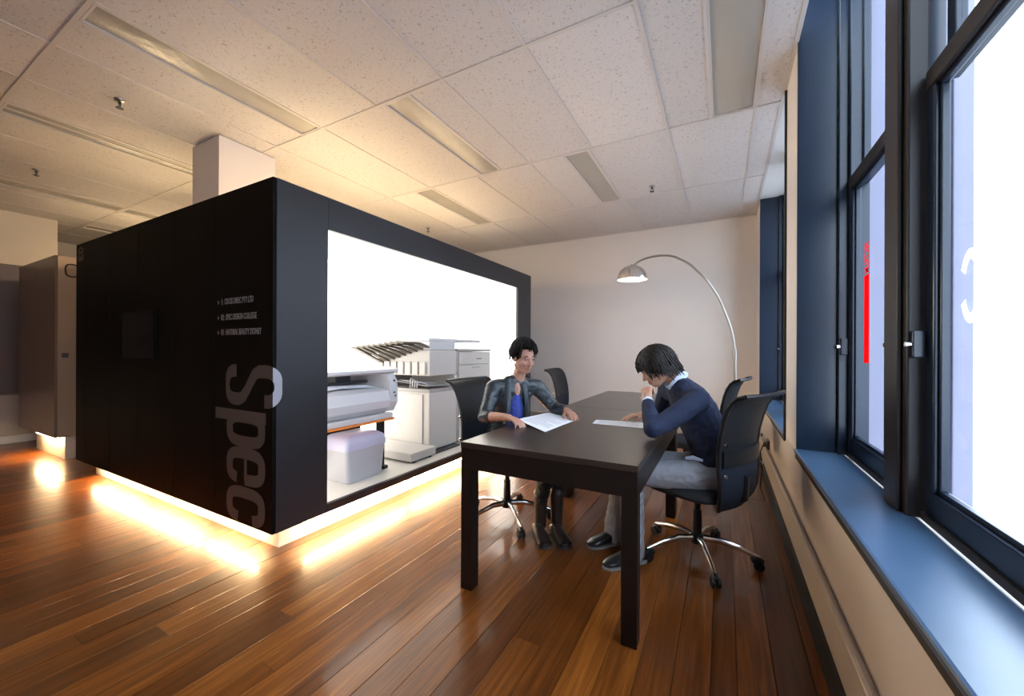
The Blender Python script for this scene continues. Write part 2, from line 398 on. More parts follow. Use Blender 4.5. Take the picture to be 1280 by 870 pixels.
FL = {(1, -1.62): 'unlit recessed ceiling light behind the viewer',
      (2, -3.06): 'long dull yellow recessed ceiling light at upper left, nearest the viewer',
      (2, -4.76): 'recessed ceiling light running into the white column',
      (2, -6.85): 'far-left recessed ceiling light partly cut by the frame, over the taupe cabinet side',
      (3, -.09): 'wide grey unlit ceiling light beside the near window',
      (3, -2.16): 'yellowish crinkled ceiling light above the middle of the black kiosk front',
      (3, -6.85): 'small far ceiling light above the left back of the black kiosk, behind the column',
      (4, -1.29): 'plain grey ceiling light above the arc lamp and table',
      (4, -3.05): 'glinting ceiling light above the far half of the bright niche',
      (3, -8.24): 'farthest small ceiling light near the left wall, low above the black kiosk edge'}
for (r, a, b) in FIX:
    y0, y1 = YR[r], YR[r+1]
    t = thing('ceiling_light', ((a+b)/2, (y0+y1)/2, CEIL), FL[(r, round(a, 2))], 'ceiling light', 'recessed ceiling lights')
    h = new(); box(h, a+.004, b-.004, y0+.013, y1-.013, CEIL+.03, CEIL+.045); obj('housing', h, M['tbar'], t)
    f = new(); g = .012
    box(f, a+.011, a+g+.008, y0+.014, y1-.014, CEIL-.001, CEIL+.03); box(f, b-g-.008, b-.011, y0+.014, y1-.014, CEIL-.001, CEIL+.03)
    box(f, a+.019, b-.019, y0+.014, y0+.026, CEIL-.001, CEIL+.03); box(f, a+.019, b-.019, y1-.026, y1-.014, CEIL-.001, CEIL+.03)
    obj('frame', f, M['tbar'], t)
    n = 8; gr = [[(a+.021+(b-a-.042)*j/n, y, CEIL+.012-.008*math.sin(PI*j/n)) for j in range(n+1)] for y in (y0+.028, (y0+y1)/2, y1-.028)]
    obj('diffuser', sheet(new(), gr, .003), M['lens'], t, smooth=True)

# sprinklers
for i, ((sx, sy), lb) in enumerate(zip([(-.68, 4.40), (-3.76, 4.40), (-3.77, 1.12), (-5.97, 1.17)],
        ['small sprinkler head on the ceiling above the arc lamp', 'small sprinkler head on the ceiling above the bright niche',
         'sprinkler head on the ceiling between the two long lights at upper left', 'sprinkler head on the ceiling at far left, above the taupe kiosk'])):
    t = thing('ceiling_sprinkler', (sx, sy, CEIL), lb, 'sprinkler', 'ceiling sprinklers')
    obj('rosette', lathe(new(), [(0, CEIL+.004), (.03, CEIL+.002), (.028, CEIL-.006), (.012, CEIL-.012), (0, CEIL-.012)], (sx, sy, 0), 16), M['bchrome'], t, smooth=True)
    b = new(); cyl(b, (sx, sy, CEIL-.01), (sx, sy, CEIL-.03), .009, seg=10)
    tube(b, [(sx-.008, sy, CEIL-.028), (sx-.018, sy, CEIL-.04), (sx-.006, sy, CEIL-.055)], .003, 6); tube(b, [(sx+.008, sy, CEIL-.028), (sx+.018, sy, CEIL-.04), (sx+.006, sy, CEIL-.055)], .003, 6)
    obj('nozzle', b, M['machd'], t)
    obj('deflector', lathe(new(), [(0, CEIL-.053), (.022, CEIL-.056), (.02, CEIL-.06), (0, CEIL-.06)], (sx, sy, 0), 12), M['machd'], t)

# walls
bx('wall_back', M['wall'], None, -9.7, XW+.5, YB, YB+.15, 0, CEIL+.1, kind='structure')
bx('wall_front', M['wall'], None, -9.7, XW+.5, YF-.15, YF, 0, CEIL+.1, kind='structure')
wl = thing('wall_left', (XL, 0, 0), kind='structure')
bx('wall_panel', M['wall_brown'], wl, XL-.2, XL, YF, 1.78, 0, 2.30, kind='structure')
bx('wall_panel', M['wall_warm'], wl, XL-.2, XL, YF, 1.78, 2.302, CEIL+.06, kind='structure')
bx('wall_panel', M['wall_warm'], wl, -9.7, XL-.2, 1.58, 1.78, 0, CEIL+.06, kind='structure')
bx('wall_panel', M['wall_warm'], wl, -9.9, -9.7, 1.58, YB, 0, CEIL+.06, kind='structure')
bx('low_wall_band', M['skirt'], wl, XL+.001, XL+.05, YF, 1.70, .10, .62, kind='structure', bev=.004)
bx('low_wall_ledge', M['taupe'], wl, XL+.001, XL+.07, YF, 1.71, .622, .64, kind='structure')
bx('baseboard_left', M['white'], None, XL+.001, XL+.065, YF, 1.70, 0, .098, kind='structure', bev=.004)
bx('baseboard_back', M['skirt'], None, -5.2, XW-.035, YB-.025, YB, 0, .2, kind='structure', bev=.004)

# right wall: low wall, piers; windows go above the suspended ceiling
H = 3.7; TH = .42
wr = thing('wall_right', (XW, 0, 0), kind='structure')
bx('low_wall', M['low'], wr, XW, XW+TH, YF, YB, 0, .64, kind='structure')
bx('wall_pier', M['wall'], wr, XW, XW+TH, 2.75, 3.19, .64, H, kind='structure', bev=.006)
bx('wall_pier', M['wall'], wr, XW, XW+TH, 5.40, YB, .64, H, kind='structure', bev=.006)
bx('wall_pier', M['wall'], wr, XW, XW+TH, YF, -1.35, .64, H, kind='structure')
bx('window_soffit', M['white'], wr, XW, XW+TH, 3.19, 5.40, CEIL, CEIL+.06, kind='structure')
bx('window_head', M['bframe'], wr, XW, XW+TH, -1.35, 2.75, H-.06, H, kind='structure')
bx('pier_edge_trim', M['black'], wr, XW-.012, XW+.03, 3.19, 3.215, .62, CEIL-.005, kind='structure')
br = thing('baseboard_right', (XW, 0, 0), kind='structure')
bx('kick_board', M['black'], br, XW-.035, XW, YF, YB-.03, 0, .13, kind='structure', bev=.003)
bx('skirting_board', M['skirt'], br, XW-.026, XW, YF, YB-.03, .132, .30, kind='structure', bev=.004)
b = new(); tube(b, [(XW-.022, YF, .305), (XW-.022, YB-.03, .305)], .011, 8); obj('skirting_bead', b, M['skirt'], br, smooth=True, kind='structure')

t = thing('power_outlet', (XW, 4.25, .34), 'small dark double power outlet with a cable above the skirting under the far window', 'power outlet')
bx('cover_plate', M['machd'], t, XW-.022, XW-.001, 4.2, 4.32, .33, .41, bev=.004)
bx('plug', M['machd'], t, XW-.05, XW-.022, 4.225, 4.255, .35, .385, bev=.003)
b = new(); tube(b, [(XW-.048, 4.24, .365), (XW-.07, 4.24, .30), (XW-.06, 4.2, .16), (XW-.08, 4.1, .012), (XW-.07, 3.8, .008)], .005, 6); obj('cable', b, M['plastic'], t, smooth=True)

# windows ---------------------------------------------------------
def window(idx, y0, y1, mull, sill_front, top):
    W = thing('window_%d' % idx, (XW, (y0+y1)/2, .66), kind='structure')
    K = dict(kind='structure')
    bx('window_sill', M['sill'], W, XW-.015, .575, y0, y1, .64, .665, bev=.008, **K)
    bx('sill_nosing', M['black'], W, XW-.008, XW+.002, y0, y1, .612, .64, **K)
    # reveal linings
    for s, yy in ((1, y1), (-1, y0)):
        a, c = (yy-.022, yy) if s > 0 else (yy, yy+.022)
        bx('jamb_lining', M['bframe'], W, XW-.004, .545, a, c, .665, top, bev=.004, **K)
        a, c = (yy-.05, yy-.022) if s > 0 else (yy+.022, yy+.05)
        bx('jamb_stop', M['bframe'], W, .545, .585, a, c, .665, top, bev=.004, **K)
        a, c = (yy-.085, yy) if s > 0 else (yy, yy+.085)
        bx('jamb_box', M['bframe'], W, .585, .665, a, c, .665, top, bev=.004, **K)
    for (a, c) in mull:
        bx('mullion', M['dframe'], W, .545, .60, a, c, .665, top, bev=.006, **K)
        bx('mullion_bead', M['dframe'], W, .530, .545, a+.035, c-.035, .665, top, bev=.006, **K)
        bx('mullion_core', M['bframe'], W, .60, .66, a+.06, c-.06, .665, top, bev=.004, **K)
    edges = [y0+.022]+[v for p in mull for v in p]+[y1-.022]
    for i in range(0, len(edges), 2):
        a, c = edges[i]+.012, edges[i+1]-.012
        if i == 0: a += .02
        if i == len(edges)-2: c -= .02
        s = .052
        LO, HI, X0, X1 = .675, 2.14, .588, .628
        f = new()
        box(f, X0, X1, a, c, LO, LO+.092, .005)
        sash = obj('lower_sash', f, M['bframe'], W, **K)
        bx('sash_stile', M['bframe'], sash, X0, X1, a, a+s, LO+.092, HI-.062, bev=.005, **K)
        bx('sash_stile', M['bframe'], sash, X0, X1, c-s, c, LO+.092, HI-.062, bev=.005, **K)
        bx('meeting_rail', M['dframe'], sash, X0-.004, X1+.004, a, c, HI-.062, HI, bev=.005, **K)
        bd = new(); z0, z1 = LO+.092, HI-.062
        box(bd, X0+.012, X1-.008, a+s, c-s, z0, z0+.014, .003); box(bd, X0+.012, X1-.008, a+s, c-s, z1-.014, z1, .003)
        box(bd, X0+.012, X1-.008, a+s, a+s+.014, z0+.014, z1-.014, .003); box(bd, X0+.012, X1-.008, c-s-.014, c-s, z0+.014, z1-.014, .003)
        obj('glazing_bead', bd, M['bframe'], sash, **K)
        bx('pane', M['glass'], sash, .606, .610, a+s+.012, c-s-.012, z0+.012, z1-.012, **K)
        # upper sash set further out
        LO2, HI2, X2, X3 = 2.10, top-.02, .634, .664
        up = obj('upper_sash', box(new(), X2, X3, a, c, LO2, LO2+.055, .004), M['bframe'], W, **K)
        bx('sash_stile', M['bframe'], up, X2, X3, a, a+s, LO2+.055, HI2-.06, bev=.004, **K)
        bx('sash_stile', M['bframe'], up, X2, X3, c-s, c, LO2+.055, HI2-.06, bev=.004, **K)
        bx('sash_rail', M['bframe'], up, X2, X3, a, c, HI2-.06, HI2, bev=.004, **K)
        bx('pane', M['glass'], up, .647, .651, a+s, c-s, LO2+.055, HI2-.06, **K)
        for (yy, d) in ((a-.006, 1), (c+.006, -1)):
            l = obj('sash_latch', box(new(), X0-.035, X0, yy-.014, yy+.014, 1.20, 1.29, .004), M['bframe'], W, **K)
            bb = new(); cyl(bb, (X0-.035, yy, 1.245), (X0-.05, yy, 1.245), .009, seg=10); obj('latch_knob', bb, M['chrome'], l, **K)
        trk = new(); box(trk, .578, .588, a-.01, c+.01, .665, .69, .002); obj('parting_bead', trk, M['dframe'], W, **K)
    return W
window(1, -1.35, 2.75, [(.70, .88), (1.80, 2.00)][::1], None, H-.06) if False else None
W1 = window(1, -1.35, 2.75, [(-.40, -.20), (.70, .90), (1.80, 2.00)], None, H-.06)
W2 = window(2, 3.215, 5.38, [(4.20, 4.40)], None, CEIL)

# outside
ep = thing('trim_1', (.79, 3, 0), kind='structure')
for (a_, c_) in ((2.75, 3.19), (5.40, 5.96), (-2.0, -1.35)):
    for q, (xa_, xb_, d_) in enumerate(((.791, .86, 0), (.861, .93, .018), (.931, .99, .006), (.991, 1.065, .024))):
        bx('stone_moulding', M['stone'], ep, xa_, xb_, a_-d_, c_, .45, 5.2, bev=.006, kind='structure')
    bx('stone_facing', M['stone'], ep, .665, .79, a_-.006, a_-.001, .66, 3.6, kind='structure')
bx('exterior_ledge', M['stone'], None, .80, 1.10, -2.5, 6.5, .20, .44, kind='structure', bev=.02)
bx('street', M['street'], None, 1.5, 60, -40, 60, -5.2, -5.0, kind='structure')
fb = thing('street_building', (17, 9, -5), 'pale overexposed street building with windows and shopfronts beyond the near window', 'building')
bx('facade_wall', M['facade'], fb, 17, 24, -12, 34, -5, 6)
bx('shop_fascia', M['white'], fb, 16.7, 17, -12, 34, -1.6, -.9)
for k in range(11):
    yy = -10+k*4.0
    f = bx('facade_window', M['stone'], fb, 16.9, 16.999, yy, yy+1.5, 1.0, 3.4); f2 = bx('facade_window', M['stone'], fb, 16.9, 16.999, yy, yy+1.5, 4.2, 5.6)
    f3 = bx('shopfront', M['stone'], fb, 16.9, 16.999, yy-.6, yy+2.3, -4.9, -1.7)

# red lettering and bar, white reversed C on the panes (vinyl, readable from the street side)
def vinyl(bm, name, m, label):
    o = obj(name, bm, m, None); tag(o, label, 'window lettering'); return o
b = text_bm('PECTRUM', .062, .0008, .0005)
for v in b.verts:
    a, c, d = v.co.x, v.co.y, v.co.z
    v.co = Vector((.6035+d*.5, 2.435+c*1.5, 1.745-a*.54))
vinyl(b, 'red_lettering', M['red'], 'small red vertical lettering on the far pane of the near window, above the red bar')
vinyl(box(new(), .6025, .6045, 2.432, 2.500, 1.165, 1.588), 'red_bar', M['red'], 'solid red vertical bar stuck on the window glass under the red lettering')

b = new(); cv = []
for i in range(29):
    a_ = math.radians(-152+304*i/28); cv.append((math.cos(a_), math.sin(a_)))
# reversed C: it opens towards the far jamb
inn = [[b.verts.new((xx, 1.565-c*.030, 1.405+s_*.075)) for c, s_ in cv] for xx in (.6035, .6045)]
out = [[b.verts.new((xx, 1.565-c*.055, 1.405+s_*.105)) for c, s_ in cv] for xx in (.6035, .6045)]
for i in range(28):
    for q in ((inn[0], out[0]), (out[0], out[1]), (out[1], inn[1]), (inn[1], inn[0])): b.faces.new((q[0][i], q[0][i+1], q[1][i+1], q[1][i]))
vinyl(b, 'white_lettering', M['whitev'], 'white reversed letter C on the nearest pane of the near window')

# ================================================================ KIOSK
KX, KY, KB, KT = -2.28, 1.33, .15, 2.215
KL, KR = -5.50, 4.75
k = thing('display_kiosk', (-3.9, 3.0, 0), 'large matt black kiosk with underlit plinth, wall lettering and a bright printer niche', 'kiosk')
EX = [KX-.002, -2.93, -3.49, -4.10, -4.67, -5.24, KL]
for a, c in zip(EX, EX[1:]):
    p = bx('wall_panel', M['kiosk_black'], k, c+.002, a-.002, KY, KY+.02, KB, KT, bev=.001)
bx('corner_core', M['black'], k, KL, KX-.03, KY+.021, KY+.05, KB+.001, KT-.002)
# right side frame
bx('frame_stile', M['kiosk_edge'], k, KX-.03, KX, KY+.0205, 1.685, KB, KT, bev=.001)
bx('frame_stile', M['kiosk_edge'], k, KX-.03, KX, 4.375, KR, KB, KT, bev=.001)
bx('frame_rail', M['kiosk_edge'], k, KX-.03, KX, 1.687, 4.373, 2.005, KT, bev=.001)
bx('frame_rail', M['kiosk_edge'], k, KX-.03, KX, 1.687, 4.373, KB, .205, bev=.001)
# rear and far walls
bx('rear_wall', M['white'], k, KL, KL+.02, KY+.06, KR, KB, KT)
bx('far_wall', M['kiosk_black'], k, KL+.03, KX-.031, KR-.03, KR, KB, KT)
bx('base_slab', M['black'], k, KL, KX-.031, KY+.051, KR-.031, KB, KB+.03)
bx('inner_wall', M['white'], k, KL+.03, -3.56, KY+.055, KY+.065, .2, KT-.06)
# plinth
pl = new(); box(pl, KL+.12, KX-.125, KY+.11, KR-.12, 0, KB-.001)
obj('plinth', pl, M['plinth'], k)
for (a, c) in ((-5.2, -4.2), (-4.12, -3.2), (-3.12, -2.52)):
    b = new(); cyl(b, (a, KY+.05, KB-.022), (c, KY+.05, KB-.022), .010, seg=8); obj('light_tube', b, M['tube'], k)
for (a, c) in ((1.56, 2.46), (2.52, 3.42), (3.48, 4.4)):
    b = new(); cyl(b, (KX-.05, a, KB-.022), (KX-.05, c, KB-.022), .010, seg=8); obj('light_tube', b, M['tube'], k)
# niche
NX = -3.38
bx('niche_floor', M['nichefloor'], k, NX, KX-.031, 1.50, 4.62, .181, .206)
bx('backlit_panel', M['lightbox'], k, NX-.02, NX, 1.50, 4.62, .206, 2.12)
bx('backlit_panel', M['lightbox'], k, NX, KX-.032, 4.62, 4.64, .206, 2.12)
bx('backlit_panel', M['lightbox'], k, NX, KX-.032, 1.48, 1.50, .206, 2.12)
bx('niche_ceiling', M['white'], k, NX, KX-.032, 1.50, 4.62, 2.10, 2.12)
bx('niche_back_shell', M['black'], k, NX-.06, NX-.021, 1.45, 4.66, .19, 2.14)
for a in (1.7, 3.1):
    b = new(); cyl(b, (-2.42, a, 2.075), (-2.42, a+1.3, 2.075), .014, seg=8); obj('niche_tube', b, M['tube3'], k)
# dark screen
s = bx('display_screen', M['kiosk_black'], k, -4.42, -3.75, KY-.010, KY-.0005, 1.13, 1.53, bev=.002)
bx('screen_glass', M['screen'], s, -4.36, -3.77, KY-.013, KY-.0105, 1.15, 1.51)

# directory lines
for z, tx in ((1.520, '1:  CROSS DIREC PTY LTD'), (1.420, '02:  SPEC DESIGN COLLEGE'), (1.325, '03:  NATURAL BEAUTY SYDNEY')):
    b = text_bm(tx, .052, .0012, .0006)
    xs = [v.co.x for v in b.verts]; wdt = max(xs)-min(xs); tgt = {1.520: .36, 1.420: .40, 1.325: .45}[z]
    for v in b.verts: v.co = Vector((-2.845+v.co.x*tgt/wdt, KY-.0007+v.co.z, z-.015+v.co.y))
    q = [b.verts.new((-2.885, KY-.0012, z-.016)), b.verts.new((-2.885, KY-.0012, z+.016)), b.verts.new((-2.863, KY-.0012, z))]
    b.faces.new(q)
    dl = obj('directory_line', b, M['text_vinyl'], k); dl['kind'] = 'stuff'
b = text_bm('03', .15, .004, .0006)
for v in b.verts: v.co = Vector((-5.44+v.co.y*1.25, KY-.0007+v.co.z, 2.185-v.co.x*.95))
obj('panel_number', b, M['grey_vinyl'], k)

# big rotated letters: a = along the word (down), b = up the letter (towards the corner)
def stroke(bm, pts, wd, z=0):
    """a flat band of real thickness along a centre line"""
    n = len(pts)
    if not isinstance(wd, list): wd = [wd]*n
    R4 = []
    for i in range(n):
        d = Vector(pts[min(i+1, n-1)])-Vector(pts[max(i-1, 0)]); d.normalize(); nn = Vector((-d.y, d.x))
        a = Vector(pts[i])+nn*wd[i]/2; c = Vector(pts[i])-nn*wd[i]/2
        R4.append([bm.verts.new((a.x, a.y, z)), bm.verts.new((a.x, a.y, z+.001)), bm.verts.new((c.x, c.y, z+.001)), bm.verts.new((c.x, c.y, z))])
    for a, c in zip(R4, R4[1:]):
        for q in range(4): bm.faces.new((a[q], a[(q+1) % 4], c[(q+1) % 4], c[q]))
    bm.faces.new(R4[0]); bm.faces.new(R4[-1][::-1])
def arc(cx, cy, rx, ry, a0, a1, n=18, p=.72):
    out = []
    for i in range(n+1):
        t = math.radians(a0+(a1-a0)*i/n); c, s = math.cos(t), math.sin(t)
        out.append((cx+rx*math.copysign(abs(c)**p, c), cy+ry*math.copysign(abs(s)**p, s)))
    return out
def letter(name, strokes, a0, b0):
    bm = new()
    for q, (pts, wd) in enumerate(strokes): stroke(bm, pts, wd, .0006*q)
    for v in bm.verts: v.co = Vector((b0+v.co.y, a0-v.co.x, v.co.z))   # x along the wall, y = height, z = proud of it
    bmesh.ops.bisect_plane(bm, geom=bm.verts[:]+bm.edges[:]+bm.faces[:], plane_co=(KX, 0, 0), plane_no=(1, 0, 0))
    left = bm.copy()
    bmesh.ops.delete(left, geom=[f for f in left.faces if f.calc_center_median().x > KX], context='FACES')
    bmesh.ops.delete(bm, geom=[f for f in bm.faces if f.calc_center_median().x <= KX], context='FACES')
    for v in left.verts: v.co = Vector((v.co.x, KY-.0005-v.co.z, v.co.y))
    obj(name, left, M['grey_vinyl'], k)
    for v in bm.verts: v.co = Vector((KX+.0005+v.co.z, KY+(v.co.x-KX), v.co.y))
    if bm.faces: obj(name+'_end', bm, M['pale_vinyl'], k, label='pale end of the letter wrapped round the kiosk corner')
    else: bm.free()
hh = .42
# S  (cap height .56)
SH = .56; W_ = .25
S = arc(.125, .425, .088, .112, 0, 180, 22)+[(.038, .37), (.055, .325), (.10, .285), (.15, .245), (.195, .20), (.212, .155)]+arc(.125, .125, .088, .100, 0, -180, 22)
wS = []
for q_ in range(len(S)):
    d_ = Vector(S[min(q_+1, len(S)-1)])-Vector(S[max(q_-1, 0)]); d_.normalize(); wS.append(.044+.034*abs(d_.y))
letter('letter_s', [(S, wS)], 1.125, -2.785)
letter('letter_p', [([(.035, -.14), (.035, .10), (.035, .25), (.035, .42)], .07), (arc(.115, .205, .075, .175, 180, -180, 30, .6), .07)], .845, -2.765)
letter('letter_e', [(arc(.115, .205, .08, .175, -20, -180, 16, .6)+arc(.115, .205, .08, .175, 180, 0, 16, .6)[1:]+[(.195, .20)], .07), ([(.05, .21), (.20, .21)], .03)], .62, -2.765)
letter('letter_c', [(arc(.115, .205, .08, .175, -15, -180, 16, .6)+arc(.115, .205, .08, .175, 180, 15, 16, .6)[1:], .07)], .38, -2.765)

# white column standing inside the open-topped kiosk up to the ceiling
bx('column', M['wall'], None, -4.08, -3.64, 1.68, 2.14, KB+.031, CEIL-.004, kind='structure', bev=.004)

# office uplights inside the kiosk
for (lx, ly, lb) in ((-4.8, 1.75, 'suspended tube light inside the kiosk, left of the column'), (-3.57, 2.9, 'suspended tube light inside the kiosk, behind the niche'), (-4.7, 3.6, 'suspended tube light at the back of the kiosk'), (-3.0, 3.9, 'tube light lying on the niche roof, far end'), (-3.0, 2.2, 'tube light lying on the niche roof, near the column')):
    t = thing('office_light', (lx, ly, 2.13), lb, 'light', 'lights in the kiosk')
    z = 2.16
    if lx == -4.8:
        b = new(); box(b, lx-.6, lx+.6, ly-.03, ly+.03, z-.02, z-.005); obj('light_body', b, M['white'], t)
        b = new(); cyl(b, (lx-.58, ly, z+.012), (lx+.58, ly, z+.012), .014, seg=8); obj('tube', b, M['tube2'], t)
        b = new(); box(b, lx-.01, lx+.01, ly-.01, ly+.01, KB+.03, z-.02); obj('stand', b, M['white'], t)
    else:
        b = new(); box(b, lx-.03, lx+.03, ly-.6, ly+.6, z-.02, z-.005); obj('light_body', b, M['white'], t)
        b = new(); cyl(b, (lx, ly-.58, z+.012), (lx, ly+.58, z+.012), .014, seg=8); obj('tube', b, M['tube2'], t)
        b = new(); box(b, lx-.01, lx+.01, ly-.01, ly+.01, (2.12 if lx > -3.4 else KB+.03), z-.02); obj('stand', b, M['white'], t)

# ---------------- second kiosk at far left
k2 = thing('side_kiosk', (-6.9, 2.2, 0), 'tall taupe and mirrored kiosk with glowing plinth behind the black kiosk', 'kiosk')
X2, Y2 = -6.27, 1.36
for a, c in ((X2, -6.95), (-6.953, -7.62)): bx('wall_panel', M['taupe'], k2, c, a-.001, Y2, Y2+.02, .26, 2.215)
bx('mirror_panel', M['mirror'], k2, X2-.02, X2, Y2+.021, 3.6, .26, 2.215)
bx('inner_core', M['black'], k2, -7.62, X2-.021, Y2+.021, 3.6, .26, 2.12)
bx('plinth', M['plinth'], k2, -7.4, X2-.10, Y2+.10, 3.5, 0, .259)
b = new(); cyl(b, (-7.1, Y2+.05, .235), (-6.4, Y2+.05, .235), .012, seg=8); obj('light_tube', b, M['tube'], k2)
bm = new(); tube(bm, [(0, .035*0, 0)]+[(0, 0, 0)], .001, 4); bm.free()
pts = [(X2+.004, 1.485+.050*math.copysign(abs(math.cos(t))**.7, math.cos(t)), 2.068+.068*math.copysign(abs(math.sin(t))**.7, math.sin(t))) for t in [2*PI*i/28 for i in range(29)]]
b = new(); tube(b, pts, .008, 6, flat=1); obj('letter_o', b, M['black'], k2)
bm = new(); cyl(bm, (-6.9, 1.75, 2.165), (-6.9, 3.2, 2.165), .016, seg=8); obj('added_glow_tube', bm, M['tube2'], k2)  # unseen tube added to brighten the far-left wall and ceiling
bx('added_tube_batten', M['white'], k2, -6.94, -6.86, 1.72, 3.23, 2.121, 2.147)  # carrier for the added tube, also out of view
bx('small_plate', M['machd'], k2, X2, X2+.003, 1.41, 1.46, 1.12, 1.17)

# ================================================================ NICHE CONTENTS
# wide format printer on a black stand
t = thing('wide_format_printer', (-2.8, 2.1, .206), 'white wide printer with orange trim on black stand, left end of the niche', 'printer')
def prof_box(name, prof, y0, y1, m, par, **kw):
    bm = new(); A = [bm.verts.new((x, y0, z)) for x, z in prof]; B = [bm.verts.new((x, y1, z)) for x, z in prof]
    n = len(prof); bm.faces.new(A); bm.faces.new(B[::-1])
    for i in range(n): bm.faces.new((A[i], B[i], B[(i+1) % n], A[(i+1) % n]))
    return obj(name, bm, m, par, **kw)
PY0, PY1 = 1.66, 2.50
prof_box('lower_body', [(-3.1, .70), (-2.50, .70), (-2.46, .74), (-2.45, .80), (-2.47, .88), (-2.55, .905), (-3.1, .93)], PY0, 2.40, M['machw'], t)
prof_box('top_cover', [(-3.1, 1.02), (-2.50, 1.02), (-2.46, 1.035), (-2.46, 1.055), (-2.52, 1.07), (-3.0, 1.085), (-3.1, 1.07)], PY0, PY1, M['machw'], t)
prof_box('end_housing', [(-3.1, .70), (-2.50, .70), (-2.455, .78), (-2.46, .95), (-2.50, 1.018), (-3.1, 1.018)], 2.402, PY1-.01, M['machw'], t)
bx('rear_wall', M['mach2'], t, -3.1, -3.05, PY0, 2.40, .931, 1.019)
bx('print_carriage', M['machd'], t, -2.90, -2.75, 2.10, 2.25, .935, 1.0, bev=.01)
b = new(); cyl(b, (-2.72, PY0+.02, .945), (-2.72, 2.39, .945), .012, seg=10); obj('feed_roller', b, M['machd'], t)
b = new(); sheet(b, [[(-2.62, 1.70, .925), (-2.52, 1.70, .912)], [(-2.66, 2.0, .935), (-2.55, 2.0, .925)], [(-2.62, 2.30, .925), (-2.52, 2.3, .912)]], .003); obj('paper_sheet', b, M['paper'], t)
bx('front_tray', M['machw'], t, -2.60, -2.44, PY0, 2.42, .655, .694, bev=.006)
bx('orange_strip', M['orange'], t, -2.58, -2.43, PY0, 2.43, .637, .654, bev=.003)
for z_, y_ in ((.96, 2.45), (.86, 2.45), (.83, 2.462)): 
    b = new(); cyl(b, (-2.462, y_, z_), (-2.450, y_, z_), .008, seg=10); obj('button', b, M['machd'], t)
for y_ in (1.70, 2.405):
    L_ = bx('stand_leg', M['plastic'], t, -2.60, -2.54, y_-.022, y_+.022, .24, .64, bev=.006)
    bx('stand_foot', M['plastic'], L_, -3.05, -2.50, y_-.025, y_+.025, .215, .245, bev=.008)
bx('stand_beam', M['plastic'], t, -2.80, -2.78, 1.73, 2.38, .30, .636)

# bin
t = thing('waste_bin', (-2.72, 2.16, .206), 'grey-white swing-lid waste bin under the wide printer', 'bin')
bm = new()
secs = []
def rrect(cx, cy, hx, hy, z, r=.03, n=5):
    out = []
    for sx, sy, a0 in ((1, 1, 0), (-1, 1, 90), (-1, -1, 180), (1, -1, 270)):
        for i in range(n):
            a = math.radians(a0+90*i/(n-1)); out.append(Vector((cx+sx*(hx-r)+r*math.cos(a), cy+sy*(hy-r)+r*math.sin(a), z)))
    return out
def loft(bm, secs):
    R = [[bm.verts.new(p) for p in s] for s in secs]; n = len(R[0])
    for a, c in zip(R, R[1:]):
        for i in range(n): bm.faces.new((a[i], a[(i+1) % n], c[(i+1) % n], c[i]))
    bm.faces.new(R[0][::-1]); bm.faces.new(R[-1]); return bm
BC = (-2.60, 2.165)
obj('bin_body', loft(new(), [rrect(*BC, .13, .165, .207), rrect(*BC, .135, .17, .22), rrect(*BC, .145, .19, .43), rrect(*BC, .15, .195, .455)]), M['binw'], t, smooth=True)
obj('bin_lid', loft(new(), [rrect(*BC, .152, .2, .456), rrect(*BC, .152, .2, .49), rrect(*BC, .145, .185, .53), rrect(*BC, .12, .15, .556, .03), rrect(*BC, .07, .09, .567, .03)]), M['lilac'], t, smooth=True)

# photocopier with sorter
t = thing('photocopier', (-2.85, 3.3, .206), 'cream floor-standing photocopier with a fan of sorter trays, left part of the pair', 'photocopier')
bx('lower_body', M['mach'], t, -3.22, -2.52, 2.98, 3.42, .23, .80, bev=.012)
bx('side_panel', M['mach'], t, -3.16, -2.60, 2.968, 2.979, .26, .78, bev=.003)
bx('tray_bay_floor', M['mach2'], t, -3.22, -2.52, 2.98, 3.42, .802, .83)
bx('tray_bay_wall', M['mach2'], t, -3.22, -3.12, 2.98, 3.42, .831, .96)
bx('tray_bay_wall', M['mach'], t, -3.115, -2.52, 3.38, 3.42, .831, .96)
b = new(); sheet(b, [[(-3.0, 2.99, .90), (-2.56, 2.99, .86)], [(-3.0, 3.36, .86), (-2.56, 3.36, .845)]], .004); obj('output_tray', b, M['mach2'], t)
b = new(); sheet(b, [[(-2.95, 3.02, .91), (-2.70, 3.02, .885)], [(-2.93, 3.30, .875), (-2.69, 3.31, .865)]], .002); obj('paper_sheet', b, M['paper'], t)
b = new()
for i in range(4): tube(b, [(-2.78+.03*i, 2.99, .84), (-2.80+.03*i, 3.02, .93-.01*i), (-2.74+.03*i, 3.1, .87)], .006, 6)
obj('paper_guide', b, M['machw'], t, smooth=True)
bx('upper_body', M['mach'], t, -3.22, -2.52, 2.98, 3.42, .962, 1.215, bev=.012)
for i in range(7):
    xx = -3.2+i*.095
    bx('side_rib', M['mach'], t, xx, xx+.07, 2.955, 2.979, .975, 1.10, bev=.004)
b0 = new(); bx('scanner_lid', M['machw'], t, -3.2, -2.56, 3.02, 3.95, 1.305, 1.34, bev=.01)
bx('scanner_bed', M['machw'], t, -3.22, -2.54, 3.0, 3.42, 1.217, 1.303, bev=.01)
for i in range(9):
    x0 = -3.2+i*.075
    gr = [[(x0, 2.97, 1.09+.02*i), (x0+.085, 2.97, 1.085+.02*i)], [(x0-.03, 2.86, 1.15+.018*i), (x0+.06, 2.86, 1.14+.018*i)], [(x0-.05, 2.66, 1.245+.006*i), (x0+.045, 2.66, 1.235+.006*i)]]
    s = obj('sorter_tray', sheet(new(), gr, .018), M['beige'], t)
